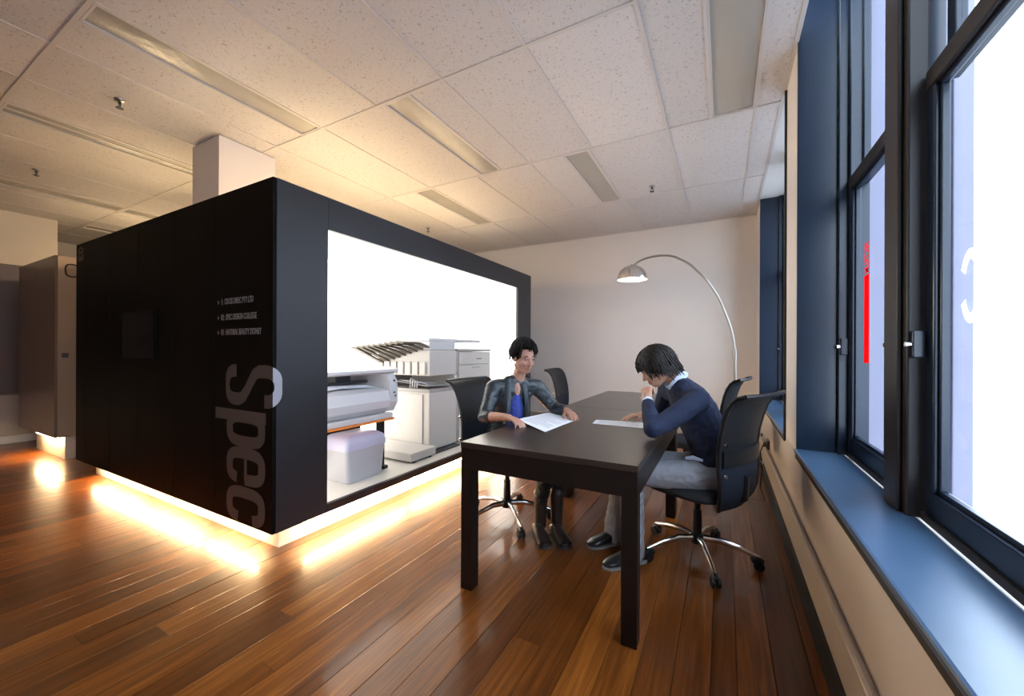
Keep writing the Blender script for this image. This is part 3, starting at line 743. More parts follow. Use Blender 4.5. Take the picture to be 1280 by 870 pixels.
bx('base_platform', M['mach'], t, -3.2, -2.42, 2.62, 2.96, .225, .30, bev=.01)
bx('base_shadow_gap', M['machd'], t, -3.16, -2.46, 2.66, 3.40, .207, .224)
for yy in (2.68, 2.9):
    b = new(); cyl(b, (-2.44, yy-.012, .215), (-2.44, yy+.012, .215), .009, seg=10); obj('castor', b, M['machd'], t)

t = thing('paper_feed_cabinet', (-2.85, 3.8, .206), 'tall cream printer unit with drawers, right part of the pair behind the woman\'s chair', 'printer')
bx('cabinet_body', M['mach'], t, -3.22, -2.53, 3.44, 4.12, .23, 1.20, bev=.012)
bx('top_band', M['mach2'], t, -3.22, -2.52, 3.44, 4.12, 1.202, 1.235, bev=.006)
bx('upper_door', M['mach'], t, -2.53, -2.515, 3.455, 4.105, 1.06, 1.195, bev=.004)
bx('maker_plate', M['machd'], t, -2.515, -2.512, 3.80, 3.90, 1.115, 1.125)
for z0, z1 in ((.82, 1.05), (.66, .81), (.53, .65), (.40, .52), (.25, .39)):
    d = bx('drawer', M['mach'], t, -2.53, -2.515, 3.455, 4.105, z0, z1, bev=.004)
    bx('drawer_pull', M['mach2'], d, -2.515, -2.510, 3.70, 3.86, z1-.035, z1-.02)
bx('base_gap', M['machd'], t, -3.16, -2.58, 3.47, 4.09, .207, .229)

# ================================================================ TABLES
def table(y0, y1, label):
    x0, x1 = -1.185, -.305
    t = thing('meeting_table', ((x0+x1)/2, (y0+y1)/2, 0), label, 'table', 'dark meeting tables')
    bx('tabletop', M['espresso_top'], t, x0, x1, y0, y1, .722, .75, bev=.002)
    bx('apron', M['espresso'], t, x0+.003, x1-.003, y0+.003, y0+.028, .615, .721)
    bx('apron', M['espresso'], t, x0+.003, x1-.003, y1-.028, y1-.003, .615, .721)
    bx('apron', M['espresso'], t, x0+.003, x0+.028, y0+.030, y1-.030, .615, .721)
    bx('apron', M['espresso'], t, x1-.028, x1-.003, y0+.030, y1-.030, .615, .721)
    for a in (x0+.002, x1-.067):
        for c in (y0+.002, y1-.067): bx('leg', M['espresso'], t, a, a+.065, c, c+.065, 0, .614, bev=.002)
    return t
table(1.645, 3.145, 'near dark espresso rectangular table where both people sit')
table(3.150, 4.56, 'far dark espresso table butted to the back of the near one')

# papers
def sheet_paper(name, corners, label, lines=12, z=.7525):
    A, B, C_, D = [Vector(c) for c in corners]
    t = thing(name, ((A+B+C_+D)/4)[:2]+(z-.002,) if False else (*((A+B+C_+D)/4)[:2], z-.002), label, 'paper')
    n = 8
    def P(u, v): q = A.lerp(B, u).lerp(D.lerp(C_, u), v); return q
    gr = [[P(i/n, j/n) for j in range(n+1)] for i in range(n+1)]
    obj('paper_sheet', sheet(new(), gr, .0012), M['paper'], t, smooth=True)
    b = new()
    for i in range(lines):
        v = .12+.76*i/lines; u1 = .9 if i % 4 else .6
        q = [P(.1, v), P(u1, v), P(u1, v+.018), P(.1, v+.018)]
        b.faces.new([b.verts.new(p+Vector((0, 0, .0009))) for p in q])
    obj('print_lines', b, M['ink'], t)
    return t
sheet_paper('drawing_sheet', [(-1.17, 2.235, .775), (-.90, 2.07, .752), (-.87, 2.56, .752), (-1.13, 2.69, .760)], 'large white printed sheet held down by the woman at the left of the table')
sheet_paper('document', [(-.74, 2.46, .752), (-.425, 2.46, .752), (-.455, 2.66, .752), (-.755, 2.60, .752)], 'thin white document lying flat in front of the man')

# ================================================================ CHAIRS
def make_chair(label, loc, rz):
    t = thing('office_chair', loc, label, 'office chair', 'black mesh swivel chairs')
    # local frame: chair faces +x
    K = dict(world=False)
    for i in range(5):
        a = math.radians(i*72+62); c, s = math.cos(a), math.sin(a)
        b = new(); tube(b, [(.03*c, .03*s, .115), (.12*c, .12*s, .120), (.22*c, .22*s, .098), (.315*c, .315*s, .066)], [.021, .019, .016, .013], 10, flat=.7)
        leg = obj('base_leg', b, M['chrome'], t, smooth=True, **K)
        h = new(); px, py = .305*c, .305*s
        cyl(h, (px, py, .075), (px, py, .05), .012, seg=10)
        tube(h, [(px-.028*c-.02*s*0, py-.028*s, .045), (px, py, .062), (px+.026*c, py+.026*s, .045)], .016, 8)
        ca = obj('caster_fork', h, M['plastic'], leg, smooth=True, **K)
        for q in (-1, 1):
            wv = new(); n = Vector((-s, c, 0)); ct = Vector((px+.008*c, py+.008*s, .0265))
            cyl(wv, ct+n*q*.006, ct+n*q*.022, .026, seg=18); obj('caster_wheel', wv, M['plastic'], leg, smooth=True, **K)
    obj('base_hub', lathe(new(), [(0, .085), (.035, .085), (.04, .10), (.036, .135), (.03, .14), (0, .14)], seg=18), M['plastic'], t, smooth=True, **K)
    b = new(); cyl(b, (0, 0, .14), (0, 0, .28), .027, .024, 16); cyl(b, (0, 0, .28), (0, 0, .375), .017, seg=14); obj('gas_column', b, M['plastic'], t, smooth=True, **K)
    obj('seat_mechanism', box(new(), -.10, .09, -.07, .07, .355, .392, .012), M['plastic'], t, **K)
    # seat cushion
    n = 10; bm = new()
    def rr(hx, hy, z, cx=.02):
        out = []
        for i in range(28):
            a = 2*PI*i/28; ca, sa = math.cos(a), math.sin(a)
            out.append(Vector((cx+hx*math.copysign(abs(ca)**.55, ca), hy*math.copysign(abs(sa)**.55, sa), z)))
        return out
    loft(bm, [rr(.19, .19, .392), rr(.225, .225, .40), rr(.235, .235, .42), rr(.228, .228, .443), rr(.19, .19, .452), rr(.10, .10, .450)])
    obj('seat', bm, M['seatf'], t, smooth=True, **K)
    # backrest profile: (z, offset back, half width)
    pf = [(.375, .215, .165), (.41, .232, .195), (.46, .245, .212), (.54, .248, .222), (.62, .243, .226), (.70, .244, .226), (.78, .254, .228), (.86, .272, .234), (.92, .292, .240), (.96, .316, .244), (.985, .345, .245), (.995, .375, .243)]
    def bk(zz, d, hw, j, m_): 
        u = -1+2*j/m_; return Vector((-d-.028*(1-u*u)+.012, u*hw, zz))
    m_ = 10
    low = [[bk(*p, j, m_) for j in range(m_+1)] for p in pf[:6]]
    upp = [[bk(*p, j, m_) for j in range(m_+1)] for p in pf[5:]]
    obj('lower_back_panel', sheet(new(), low, .012), M['navypad'], t, smooth=True, label='navy-black padded lower back panel', **K)
    obj('mesh_back', sheet(new(), upp, .006), M['meshfab'], t, smooth=True, **K)
    sm = [[bk(p[0], p[1]+.001, p[2]*.93, j, m_)-Vector((.014, 0, 0)) for j in range(m_+1)] for p in pf[4:6]]
    obj('lumbar_band', sheet(new(), sm, .012), M['plastic'], t, smooth=True, **K)
    b = new()
    for s_ in (-1, 1): tube(b, [(-p[1]+.012, s_*p[2], p[0]) for p in pf], .0115, 8)
    tube(b, [bk(*pf[-1], j, m_) for j in range(m_+1)], .012, 8)
    obj('back_frame', b, M['plastic'], t, smooth=True, **K)
    b = new(); tube(b, [(-.06, 0, .375), (-.20, 0, .378), (-.262, 0, .42), (-.272, 0, .55)], [.022, .02, .018, .014], 10, flat=1.6); obj('back_bracket', b, M['plastic'], t, smooth=True, **K)
    for s_ in (-1, 1):
        for zz, d, hw in ((.58, .246, .215), (.74, .248, .218)):
            b = new(); cyl(b, (-d-.012, s_*hw, zz), (-d-.022, s_*hw, zz), .010, seg=12); obj('bolt', b, M['chrome'], t, **K)
    t.rotation_euler = (0, 0, rz)
    return t
c0 = make_chair('black mesh swivel chair the man sits on, back towards the window', (-.135, 2.575, 0), PI-math.radians(25))
cw = dup(c0, (-1.38, 2.49, 0), math.radians(-3), 'black mesh swivel chair the woman sits on, in front of the printers')
for ch in cw.children:
    if ch.name.startswith('base_leg'): ch.rotation_euler = (0, 0, math.radians(-31))
dup(c0, (-1.42, 4.32, 0), math.radians(4), 'empty black mesh chair at the far left of the tables, before the bare wall')
dup(c0, (-.20, 3.78, 0), PI-math.radians(12), 'mostly hidden swivel chair behind the man, only its curled back top showing')

# ================================================================ ARC LAMP
LY = 4.8
t = thing('arc_floor_lamp', (.125, LY, 0), 'chrome arc floor lamp with dome shade lit over the far table', 'floor lamp')
obj('base', lathe(new(), [(0, 0), (.15, 0), (.15, .035), (.14, .045), (0, .045)], (.125, LY, 0), 32), M['bchrome'], t, smooth=True)
b = new(); cyl(b, (.125, LY, .045), (.105, LY, 1.18), .013, seg=12); obj('lower_pole', b, M['bchrome'], t, smooth=True)
b = new(); cyl(b, (.106, LY, 1.12), (.104, LY, 1.24), .018, seg=12); obj('pole_collar', b, M['bchrome'], t, smooth=True)
arcp = [(.105, LY, 1.20), (.085, LY, 1.38), (.04, LY, 1.55), (-.04, LY, 1.77), (-.125, LY, 1.93), (-.20, LY, 2.04), (-.32, LY, 2.17), (-.42, LY, 2.245), (-.52, LY, 2.30), (-.64, LY, 2.32), (-.76, LY, 2.315), (-.87, LY, 2.285), (-.945, LY, 2.235)]
def smooth_pts(P, k=4):
    P = [Vector(p) for p in P]; out = []
    for i in range(len(P)-1):
        a, b_, c, d = P[max(i-1, 0)], P[i], P[i+1], P[min(i+2, len(P)-1)]
        for j in range(k):
            u = j/k; out.append(.5*((2*b_)+(c-a)*u+(2*a-5*b_+4*c-d)*u*u+(3*b_-a-3*c+d)*u**3))
    return out+[P[-1]]
b = new(); tube(b, smooth_pts(arcp), .012, 10); obj('arc_arm', b, M['bchrome'], t, smooth=True)
sc_ = (-.965, LY, 2.065)
prof = [(.0, .172), (.05, .167), (.10, .145), (.145, .105), (.17, .05), (.178, .0), (.174, .0), (.166, .05), (.14, .10), (.095, .139), (.05, .160), (0, .165)]
sh = obj('lamp_shade', lathe(new(), prof, sc_, 32), M['chrome'], t, smooth=True)
obj('shade_lining', lathe(new(), [(.172, .001), (.164, .05), (.138, .098), (.093, .136), (.05, .156), (0, .161)], sc_, 32), M['shade_in'], sh, smooth=True)
b = new(); ball(b, (sc_[0], LY, 2.12), .05, 16); obj('bulb', b, M['bulb'], t, smooth=True)
b = new(); cyl(b, (sc_[0], LY, 2.225), (-.955, LY, 2.245), .022, seg=12); obj('shade_neck', b, M['bchrome'], t, smooth=True)
#PEOPLE#

# ================================================================ PEOPLE
def V(*a): return Vector(a)
class Body:
    """union of tapered limbs and ellipsoids, remeshed into one continuous skin; each piece carries a material slot"""
    def __init__(s): s.bm = new(); s.prims = []
    def limb(s, pts, rad, m, flat=1.0, up=None):
        pts = [Vector(p) for p in pts]
        P, Rr = pts, rad
        tube(s.bm, P, list(Rr), 14, True, flat, up)
        for p, r in ((P[0], Rr[0]), (P[-1], Rr[-1])):
            if flat == 1.0: ball(s.bm, p, r, 12)
        for a, b, ra, rb in zip(P, P[1:], Rr, Rr[1:]): s.prims.append(('c', a, b, ra, rb, m))
        return s
    def ell(s, c, r, m, T=None):
        T = T or Matrix.Identity(3)
        ball(s.bm, c, 1.0, 18, r, T)
        s.prims.append(('e', Vector(c), Vector(r), T.inverted(), None, m)); return s
    def build(s, name, mats, parent, voxel, smooth_it=4, folds=None):
        me = bpy.data.meshes.new('tmp'); 
        bmesh.ops.recalc_face_normals(s.bm, faces=s.bm.faces); s.bm.to_mesh(me); s.bm.free()
        o = bpy.data.objects.new('tmp', me); COL.objects.link(o)
        r = o.modifiers.new('r', 'REMESH'); r.mode = 'VOXEL'; r.voxel_size = voxel
        q = o.modifiers.new('s', 'SMOOTH'); q.iterations = smooth_it; q.factor = .5
        dg = bpy.context.evaluated_depsgraph_get(); dg.update()
        out = bpy.data.meshes.new_from_object(o.evaluated_get(dg))
        bpy.data.objects.remove(o)
        n = len(out.polygons); C = np.empty(n*3, np.float32); out.polygons.foreach_get('center', C); C = C.reshape(-1, 3)
        best = np.full(n, 1e9); idx = np.zeros(n, np.int32)
        slots = []
        for p in s.prims:
            if p[5] not in slots: slots.append(p[5])
            if p[0] == 'c':
                a, b = np.array(p[1]), np.array(p[2]); ab = b-a; L = max(ab@ab, 1e-9)
                tt = np.clip(((C-a)@ab)/L, 0, 1); d = np.linalg.norm(C-(a+tt[:, None]*ab), axis=1)-(p[3]+(p[4]-p[3])*tt)
            else:
                L_ = (C-np.array(p[1]))@np.array(p[3]).T; rr = np.array(p[2]); kk = np.linalg.norm(L_/rr, axis=1); d = (kk-1)*rr.min()
            w_ = d < best; best[w_] = d[w_]; idx[w_] = slots.index(p[5])
        for sl in slots: out.materials.append(mats[sl])
        out.polygons.foreach_set('material_index', idx); out.polygons.foreach_set('use_smooth', np.ones(n, bool))
        if folds:
            amp, fr = folds; skin = {i for i, sl in enumerate(slots) if sl in ('skin', 'lip', 'shoe')}
            cl = np.ones(len(out.vertices), bool)
            for pl in out.polygons:
                if pl.material_index in skin:
                    for v in pl.vertices: cl[v] = False
            ti = slots.index('trouser'); tr = {v for pl in out.polygons if pl.material_index == ti for v in pl.vertices}
            nr = [v.normal.copy() for v in out.vertices]
            for v in out.vertices:
                if cl[v.index]:
                    c = v.co
                    f = noise.noise(Vector((c.x*fr, c.y*fr, c.z*fr*1.8)))
                    f2 = 1-abs(noise.noise(Vector((c.x*fr*1.7+5, c.y*fr*1.7, c.z*fr*2.2))))*2.4
                    v.co = c+nr[v.index]*amp*(f+.6*f2)*(1.9 if v.index in tr else 1)
        off = Vector(parent.location)
        for v in out.vertices: v.co -= off
        out.name = name; o2 = bpy.data.objects.new(name, out); COL.objects.link(o2); o2.parent = parent
        return o2

def frame(fwd, up):
    f = Vector(fwd).normalized(); u = Vector(up); u = (u-f*u.dot(f)).normalized(); l = u.cross(f)   # l = subject's left
    return Matrix((f, l, u)).transposed()        # columns: forward, left, up
def head(B, c, F, s=1.0, beard=False):
    """c = head centre; F columns fwd,left,up; head height .225*s"""
    P = lambda x, y, z: Vector(c)+F @ Vector((x*s, y*s, z*s))
    B.ell(P(-.012, 0, .028), (.094*s, .074*s, .086*s), 'skin', F)
    B.ell(P(.020, 0, -.022), (.070*s, .062*s, .078*s), 'skin', F)
    B.ell(P(.048, 0, -.078), (.036*s, .036*s, .028*s), 'skin', F)
    B.limb([P(-.01, .045, -.055), P(.045, .026, -.085)], [.022*s, .018*s], 'skin'); B.limb([P(-.01, -.045, -.055), P(.045, -.026, -.085)], [.022*s, .018*s], 'skin')
    B.ell(P(.062, .032, -.022), (.022*s, .022*s, .022*s), 'skin', F); B.ell(P(.062, -.032, -.022), (.022*s, .022*s, .022*s), 'skin', F)
    B.limb([P(.076, .034, .022), P(.084, 0, .018), P(.076, -.034, .022)], [.011*s, .010*s, .011*s], 'skin')
    B.limb([P(.086, 0, .010), P(.098, 0, -.012), P(.106, 0, -.028)], [.008*s, .009*s, .011*s], 'skin')
    B.ell(P(.096, .011, -.031), (.009*s, .008*s, .007*s), 'skin', F); B.ell(P(.096, -.011, -.031), (.009*s, .008*s, .007*s), 'skin', F)
    B.limb([P(.080, .021, -.056), P(.090, 0, -.053), P(.080, -.021, -.056)], [.005*s, .0075*s, .005*s], 'lip')
    B.limb([P(.079, .018, -.064), P(.088, 0, -.065), P(.079, -.018, -.064)], [.005*s, .008*s, .005*s], 'lip')
    for q in (1, -1):
        B.ell(P(-.008, q*.076, -.005), (.018*s, .007*s, .030*s), 'skin', F)
        B.ell(P(-.014, q*.082, .008), (.014*s, .005*s, .016*s), 'skin', F)
    return P
def face_parts(P, F, s, parent, hairm):
    for q in (1, -1):
        b = new(); ball(b, P(.0745, q*.031, .006), .0095*s, 14); e = obj('eye', b, M['eye'], parent, smooth=True)
        b = new(); ball(b, P(.0808, q*.031, .004), .0046*s, 10); obj('iris', b, M['iris'], e, smooth=True)
        b = new(); tube(b, [P(.083, q*.014, .028), P(.090, q*.030, .033), P(.080, q*.048, .028)], [.0025*s, .0035*s, .002*s], 6); obj('eyebrow', b, hairm, parent, smooth=True)
def hand(B, wrist, fdir, palm_n, side, curls, s=1.0, thumb=(.6, .5), spread=.10):
    """fdir: towards the knuckles; palm_n: the way the palm looks; side: direction of the thumb side"""
    f = Vector(fdir).normalized(); n = Vector(palm_n); n = (n-f*n.dot(f)).normalized(); t = Vector(side); t = (t-f*t.dot(f)-n*t.dot(n)).normalized()
    Wp = Vector(wrist)
    B.limb([Wp, Wp+f*.03*s], [.024*s, .026*s], 'skin')
    lens = [(.042, .025, .020), (.046, .029, .022), (.043, .027, .021), (.034, .020, .018)]
    kx = [.027, .009, -.009, -.026]
    kl = [.086, .090, .086, .078]
    for i in range(4):
        k_ = Wp+f*kl[i]*s+t*kx[i]*s
        B.limb([Wp+f*.012*s+t*kx[i]*.6*s, k_], [.015*s, .0115*s], 'skin')
        d = (f+t*spread*(1.2-i*.8)).normalized(); ang = 0; p = k_
        r0 = [.0098, .0100, .0094, .0084][i]*s
        c = curls[i] if isinstance(curls, (list, tuple)) else curls
        for j, L in enumerate(lens[i]):
            ang += c*(.85, 1.1, .8)[j]
            dd = d*math.cos(ang)+n*math.sin(ang); p2 = p+dd*L*s
            B.limb([p, p2], [r0*(1-.07*j), r0*(.93-.08*j)], 'skin'); p = p2
    b0 = Wp+f*.022*s+t*.020*s+n*.006*s
    d1 = (f*.62+t*.70+n*thumb[1]*.6).normalized(); p1 = b0+d1*.040*s
    d2 = (f*.85+t*(.45-thumb[0]*.5)+n*thumb[1]).normalized(); p2 = p1+d2*.032*s
    d3 = (f*.85+t*(.15-thumb[0]*.6)+n*thumb[1]*1.1).normalized(); p3 = p2+d3*.025*s
    B.limb([b0, p1], [.016*s, .013*s], 'skin'); B.limb([p1, p2], [.0118*s, .0108*s], 'skin'); B.limb([p2, p3], [.0105*s, .009*s], 'skin')

def shoe(parent, heel, toe, name='shoe', boot=0, m='shoe', solem='sole'):
    h, t_ = Vector(heel), Vector(toe); d = (t_-h); L = d.length; d.normalize(); l = Vector((-d.y, d.x, 0))
    F = Matrix((d, l, Vector((0, 0, 1)))).transposed()
    def sec(x, hw, z0, z1, n=14):
        out = []
        for i in range(n):
            a = 2*PI*i/n; ca, sa = math.cos(a), math.sin(a)
            out.append(h+F @ Vector((x, hw*ca, z0+(z1-z0)*(.5+.5*math.copysign(abs(sa)**.7, sa)))))
        return out
    o = obj(name, loft(new(), [sec(.0, .022, .014, .05), sec(.012, .032, .012, .075), sec(.06, .037, .012, .095), sec(.11, .038, .012, .085), sec(.17, .045, .012, .062), sec(.22, .043, .012, .048), sec(L-.02, .034, .012, .040), sec(L, .016, .014, .030)]), M[m], parent, smooth=True)
    def sol(z):
        out = []
        for x, hw in ((0, .022), (.02, .034), (.07, .036), (.12, .038), (.17, .046), (.22, .046), (L-.015, .036), (L+.004, .014)): out.append((x, hw))
        return [h+F @ Vector((x, hw, z)) for x, hw in out]+[h+F @ Vector((x, -hw, z)) for x, hw in out[::-1]]
    obj('sole', loft(new(), [sol(.001), sol(.013)]), M[solem], o)
    b = new()
    for i in range(4):
        x = .085+i*.024; tube(b, [h+F @ Vector((x, -.022, .088-i*.009)), h+F @ Vector((x, 0, .095-i*.010)), h+F @ Vector((x, .022, .088-i*.009))], .0028, 6)
    obj('laces', b, M['machd'], o, smooth=True)
    return o
def strands(bm, P, F, s, n, rnd, zmin_fn, up_bias, thick, rx, ry, rz, cz, length, crown=(-.03, 0, .12)):
    """tapered locks laid over an ellipsoid, flowing from the crown"""
    for i in range(n):
        az = rnd.uniform(-PI, PI); L = length(az)*rnd.uniform(.85, 1.1)
        pts = []; rr = []; el0 = math.radians(rnd.uniform(62, 88))
        k_ = 6
        for j in range(k_+1):
            el = el0-L*j/k_
            a2 = az+rnd.uniform(-.07, .07)
            lift = 1+thick*.2*rnd.random()+up_bias*(j/k_)**2
            e = max(el, -.35)
            x = rx*math.cos(e)*math.cos(a2)*lift; y = ry*math.cos(e)*math.sin(a2)*lift; z = cz+rz*math.sin(e)*lift-(max(0, -.35-el)*.09)
            pts.append(P(-.010+x, y, z)); rr.append((.0085-.0062*j/k_)*s)
        tube(bm, pts, rr, 5)

def refine(sp):
    out = []
    for a, c in zip(sp, sp[1:]):
        for j in range(3):
            u = j/3; out.append((a[0].lerp(c[0], u), a[1]+(c[1]-a[1])*u, a[2]+(c[2]-a[2])*u, a[3] if u < .5 else c[3]))
    return out+[sp[-1]]
# ---------------- the man
mats_m = {'skin': M['skin_m'], 'lip': M['lip'], 'navy': M['navy'], 'shirt': M['shirt'], 'trouser': M['trouser'], 'shoe': M['shoe']}
man = thing('person', (-.08, 2.57, .46), 'seated person bent over the table in navy sweater, grey trousers, chin on fist', 'person')
B = Body()
pel = V(-.065, 2.575, .555)
# torso: stacked ellipsoids along a bent spine; lateral axis from left shoulder (near) to right shoulder (far)
lat = (V(-.12, 2.40, .97)-V(-.31, 2.75, .99)).normalized()
spine = [(V(-.06, 2.575, .545), .105, .165, 'trouser'), (V(-.070, 2.57, .62), .105, .155, 'navy'), (V(-.085, 2.565, .70), .108, .152, 'navy'), (V(-.110, 2.56, .78), .112, .158, 'navy'), (V(-.145, 2.56, .86), .115, .168, 'navy'), (V(-.185, 2.56, .93), .105, .172, 'navy'), (V(-.225, 2.56, .985), .078, .145, 'navy')]
spine = refine(spine); NS = len(spine)-1
for i, (c, rf, rl, mm) in enumerate(spine):
    upv = (spine[min(i+3, NS)][0]-spine[max(i-3, 0)][0]).normalized()
    l2 = V(-.05, -1, 0).lerp(lat, min(1, i/9)).normalized(); l2 = (l2-upv*l2.dot(upv)).normalized()
    fwd = l2.cross(upv)
    B.ell(c, (rf, rl, .075), mm, Matrix((fwd, l2, upv)).transposed())
# neck
B.limb([V(-.215, 2.55, 1.02), V(-.285, 2.53, 1.085)], [.056, .050], 'skin')
Fm = frame(V(-.86, -.30, -.52), V(-.50, -.12, .85))
hc = V(-.352, 2.505, 1.118)
Pm = head(B, hc, Fm, .98)
# arms
shL, elL, wrL = V(-.125, 2.405, .95), V(-.330, 2.185, .805), V(-.385, 2.355, .935)
B.ell(shL, (.066, .062, .066), 'navy')
B.limb([shL, shL.lerp(elL, .5)+V(0, 0, -.012), elL], [.064, .057, .048], 'navy')
B.limb([elL, elL.lerp(wrL, .45), elL.lerp(wrL, .86)], [.047, .044, .034], 'navy')
B.limb([elL.lerp(wrL, .86), elL.lerp(wrL, .93)], [.033, .032], 'shirt')
B.limb([elL.lerp(wrL, .93), wrL], [.026, .024], 'skin')
shR, elR, wrR = V(-.32, 2.745, .965), V(-.385, 2.88, .80), V(-.475, 2.735, .785)
B.ell(shR, (.062, .062, .062), 'navy')
B.limb([V(-.25, 2.66, .96), shR], [.07, .064], 'navy'); B.limb([V(-.17, 2.48, .95), shL], [.075, .064], 'navy')
B.limb([shR, shR.lerp(elR, .5), elR], [.062, .055, .047], 'navy')
B.limb([elR, elR.lerp(wrR, .5), elR.lerp(wrR, .85)], [.046, .041, .033], 'navy')
B.limb([elR.lerp(wrR, .85), elR.lerp(wrR, .93)], [.032, .031], 'shirt')
B.limb([elR.lerp(wrR, .93), wrR], [.026, .024], 'skin')
hand(B, wrL, V(-.12, .45, .55), V(.35, .75, -.45), V(-.5, -.1, .2), 1.15, .95, thumb=(.9, .9), spread=.03)
hand(B, wrR, V(-.75, -.50, -.02), V(0, .0, -1), V(.5, -.8, 0), [.45, .35, .4, .5], .95, thumb=(.4, .3), spread=.12)
# legs
kL, aL = V(-.475, 2.36, .505), V(-.455, 2.325, .10)
kR, aR = V(-.54, 2.55, .515), V(-.605, 2.50, .10)
for hp, kn, an, hs in ((V(-.06, 2.485, .515), kL, aL, 1), (V(-.06, 2.665, .515), kR, aR, -1)):
    B.limb([hp, hp.lerp(kn, .5)+V(0, 0, -.004), kn], [.088, .080, .064], 'trouser')
    B.limb([kn, kn.lerp(an, .35), an+V(0, 0, .02), an+V(0, 0, -.045)], [.064, .064, .060, .063], 'trouser')
    B.limb([an+V(0, 0, -.03), an+V(-.02, -.015, -.05)], [.034, .032], 'shoe')
B.ell(V(-.03, 2.575, .525), (.12, .175, .078), 'trouser')
body = B.build('body', mats_m, man, .0052, 4, folds=(.0028, 13))
face_parts(Pm, Fm, .98, man, M['hair'])
shoe(man, (-.40, 2.375, 0), (-.585, 2.175, 0)); shoe(man, (-.555, 2.545, 0), (-.735, 2.36, 0))
rn = random.Random(3)
b = new()
ball(b, Pm(-.018, 0, .034), 1, 24, (.104, .084, .094), Fm)
for v in [v for v in b.verts]:
    q = Fm.inverted() @ (v.co-Pm(0, 0, 0))
    if q.x > .055 and q.z < .045: v.co = Pm(.05, q.y*.8, .05)
    elif q.z < -.045: v.co = Pm(q.x, q.y, -.045)
strands(b, Pm, Fm, 1, 420, rn, None, .10, .5, .108, .089, .100, .030, lambda az: 1.15 if abs(az) < .75 else (1.95 if abs(az) < 1.5 else 2.35))
obj('hair', b, M['hair'], man, smooth=True)
# shirt collar
b = new(); cc = V(-.245, 2.545, 1.035); ax = (V(-.285, 2.53, 1.085)-V(-.215, 2.55, 1.02)).normalized()
Fc = frame(V(-.6, -.18, -.75), ax)
g = []
for i in range(25):
    a = math.radians(25+310*i/24); rr0, rr1 = .064, .078
    g.append([cc+Fc @ V(math.cos(a)*rr0, math.sin(a)*rr0, .024), cc+Fc @ V(math.cos(a)*(rr0+.006), math.sin(a)*(rr0+.006), .034), cc+Fc @ V(math.cos(a)*rr1, math.sin(a)*rr1, -.012-.012*(abs(i-12)/12)**3)])
obj('shirt_collar', sheet(b, g, .004), M['shirt'], man, smooth=True)
# shirt tail showing at the waist
b = new(); tube(b, [V(-.19, 2.47, .600), V(-.15, 2.44, .615), V(-.10, 2.42, .610)], [.008, .013, .007], 8, flat=.6); obj('shirt_tail', b, M['shirt'], man, smooth=True)

# ---------------- the woman
mats_w = {'skin': M['skin_w'], 'lip': M['lip'], 'jacket': M['leather'], 'blue': M['blue'], 'trouser': M['trouser_b'], 'shoe': M['boot'], 'denim': M['leather']}
wom = thing('person', (-1.40, 2.49, .46), 'seated person with short black hair in slate jacket over blue top, holding a sheet', 'person')
B = Body()
Lw = V(.62, .78, 0).normalized(); Fw = V(.78, -.62, 0)
spine = [(V(-1.40, 2.49, .545), .10, .160, 'trouser'), (V(-1.395, 2.49, .62), .092, .140, 'jacket'), (V(-1.385, 2.49, .70), .088, .130, 'jacket'), (V(-1.37, 2.485, .78), .092, .135, 'jacket'), (V(-1.345, 2.48, .86), .098, .145, 'jacket'), (V(-1.32, 2.475, .93), .088, .148, 'jacket'), (V(-1.30, 2.47, .975), .062, .12, 'jacket')]
spine = refine(spine); NS = len(spine)-1
for i, (c, rf, rl, mm) in enumerate(spine):
    upv = (spine[min(i+3, NS)][0]-spine[max(i-3, 0)][0]).normalized(); l2 = (Lw-upv*Lw.dot(upv)).normalized()
    B.ell(c, (rf, rl, .07), mm, Matrix((l2.cross(upv), l2, upv)).transposed())
# open front: blue top and bare neckline just proud of the jacket
def fw(x, y, z): return V(-1.345, 2.48, 0)+Fw*x+Lw*y+V(0, 0, z)
B.ell(fw(.056, .0, .79), (.066, .062, .14), 'blue', Matrix((Fw, Lw, V(0, 0, 1))).transposed())
B.ell(fw(.060, .0, .885), (.054, .046, .075), 'blue', Matrix((Fw, Lw, V(0, 0, 1))).transposed())
B.ell(fw(.068, .004, .945), (.050, .032, .072), 'skin', Matrix((Fw, Lw, V(0, 0, 1))).transposed())
B.limb([V(-1.295, 2.47, .98), V(-1.262, 2.462, 1.075)], [.048, .044], 'skin')
Fh = frame(V(.86, -.50, -.22), V(.18, -.1, .97))
hw_ = V(-1.232, 2.452, 1.165)
Pw = head(B, hw_, Fh, .94)
shR, elR, wrR = V(-1.415, 2.355, .955), V(-1.405, 2.215, .775), V(-1.205, 2.155, .80)
B.limb([V(-1.34, 2.44, .96), shR], [.065, .058], 'jacket'); B.limb([shR, shR.lerp(elR, .5), elR], [.059, .052, .043], 'jacket')
B.limb([elR, elR.lerp(wrR, .25)], [.043, .040], 'jacket'); B.limb([elR.lerp(wrR, .25), elR.lerp(wrR, .6), wrR], [.034, .030, .022], 'skin')
shL, elL, wrL = V(-1.205, 2.615, .95), V(-1.095, 2.68, .80), V(-.965, 2.605, .795)
B.limb([V(-1.28, 2.52, .96), shL], [.065, .058], 'jacket'); B.limb([shL, shL.lerp(elL, .5), elL], [.059, .052, .043], 'jacket')
B.limb([elL, elL.lerp(wrL, .7)], [.043, .038], 'denim'); B.limb([elL.lerp(wrL, .7), wrL], [.026, .022], 'skin')
hand(B, wrR, V(.80, -.18, -.10), V(.0, .0, -1), V(.1, .9, .1), [.35, .4, .45, .5], .90, thumb=(.5, .3), spread=.1)
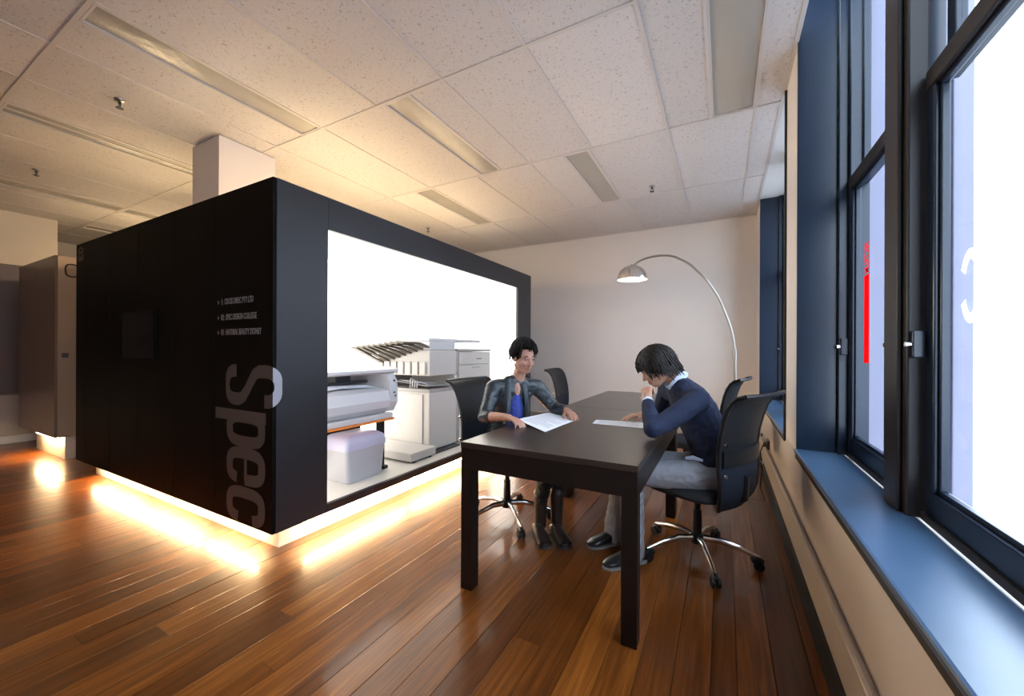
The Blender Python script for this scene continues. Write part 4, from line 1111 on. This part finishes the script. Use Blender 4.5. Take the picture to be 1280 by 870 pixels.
hand(B, wrL, V(.62, -.60, -.12), V(0, 0, -1), V(-.6, -.6, 0), [.25, .25, .3, .35], .90, thumb=(.4, .3), spread=.12)
for hp, kn, an in ((V(-1.38, 2.41, .515), V(-.985, 2.30, .515), V(-1.06, 2.37, .12)), (V(-1.38, 2.56, .515), V(-.955, 2.46, .515), V(-.965, 2.42, .12))):
    B.limb([hp, hp.lerp(kn, .5), kn], [.080, .070, .055], 'trouser')
    B.limb([kn, kn.lerp(an, .35), an+V(0, 0, .10)], [.055, .052, .040], 'trouser')
    B.limb([an+V(0, 0, .16), an+V(0, 0, .02), an+V(0, 0, -.05)], [.047, .040, .038], 'shoe')
B.ell(V(-1.40, 2.485, .52), (.12, .165, .073), 'trouser')
B.build('body', mats_w, wom, .0052, 4, folds=(.0035, 17))
face_parts(Pw, Fh, .94, wom, M['hairb'])
shoe(wom, (-1.105, 2.385, 0), (-.955, 2.215, 0), 'boot', m='boot', solem='machd'); shoe(wom, (-1.0, 2.435, 0), (-.85, 2.275, 0), 'boot', m='boot', solem='machd')
b = new(); ball(b, Pw(-.020, 0, .036), 1, 24, (.093, .075, .085), Fh)
for v in [v for v in b.verts]:
    q = Fh.inverted() @ (v.co-Pw(0, 0, 0))
    if q.x > .05 and q.z < .062: v.co = Pw(.045, q.y*.8, .068)
    elif q.z < -.03: v.co = Pw(q.x, q.y*.95, -.03)
rn = random.Random(9)
strands(b, Pw, Fh, 1, 460, rn, None, .10, 1.6, .092, .075, .092, .034, lambda az: rn.uniform(.45, .95) if abs(az) < .8 else (rn.uniform(.7, 1.2) if abs(az) < 1.4 else rn.uniform(1.0, 1.8)))
obj('hair', b, M['hairb'], wom, smooth=True)
# jacket lapels
for q in (-1, 1):
    g = []
    for i in range(9):
        u = i/8; z = .99-.27*u; y = q*(.044+.026*u); xo = .086+.024*math.sin(u*2.2)
        g.append([fw(xo+.012, y-q*.004, z), fw(xo+.010, y+q*.020, z-.004), fw(xo-.012, y+q*(.048-.020*u), z-.008)])
    obj('jacket_lapel', sheet(new(), g, .006), M['leather'], wom, smooth=True)
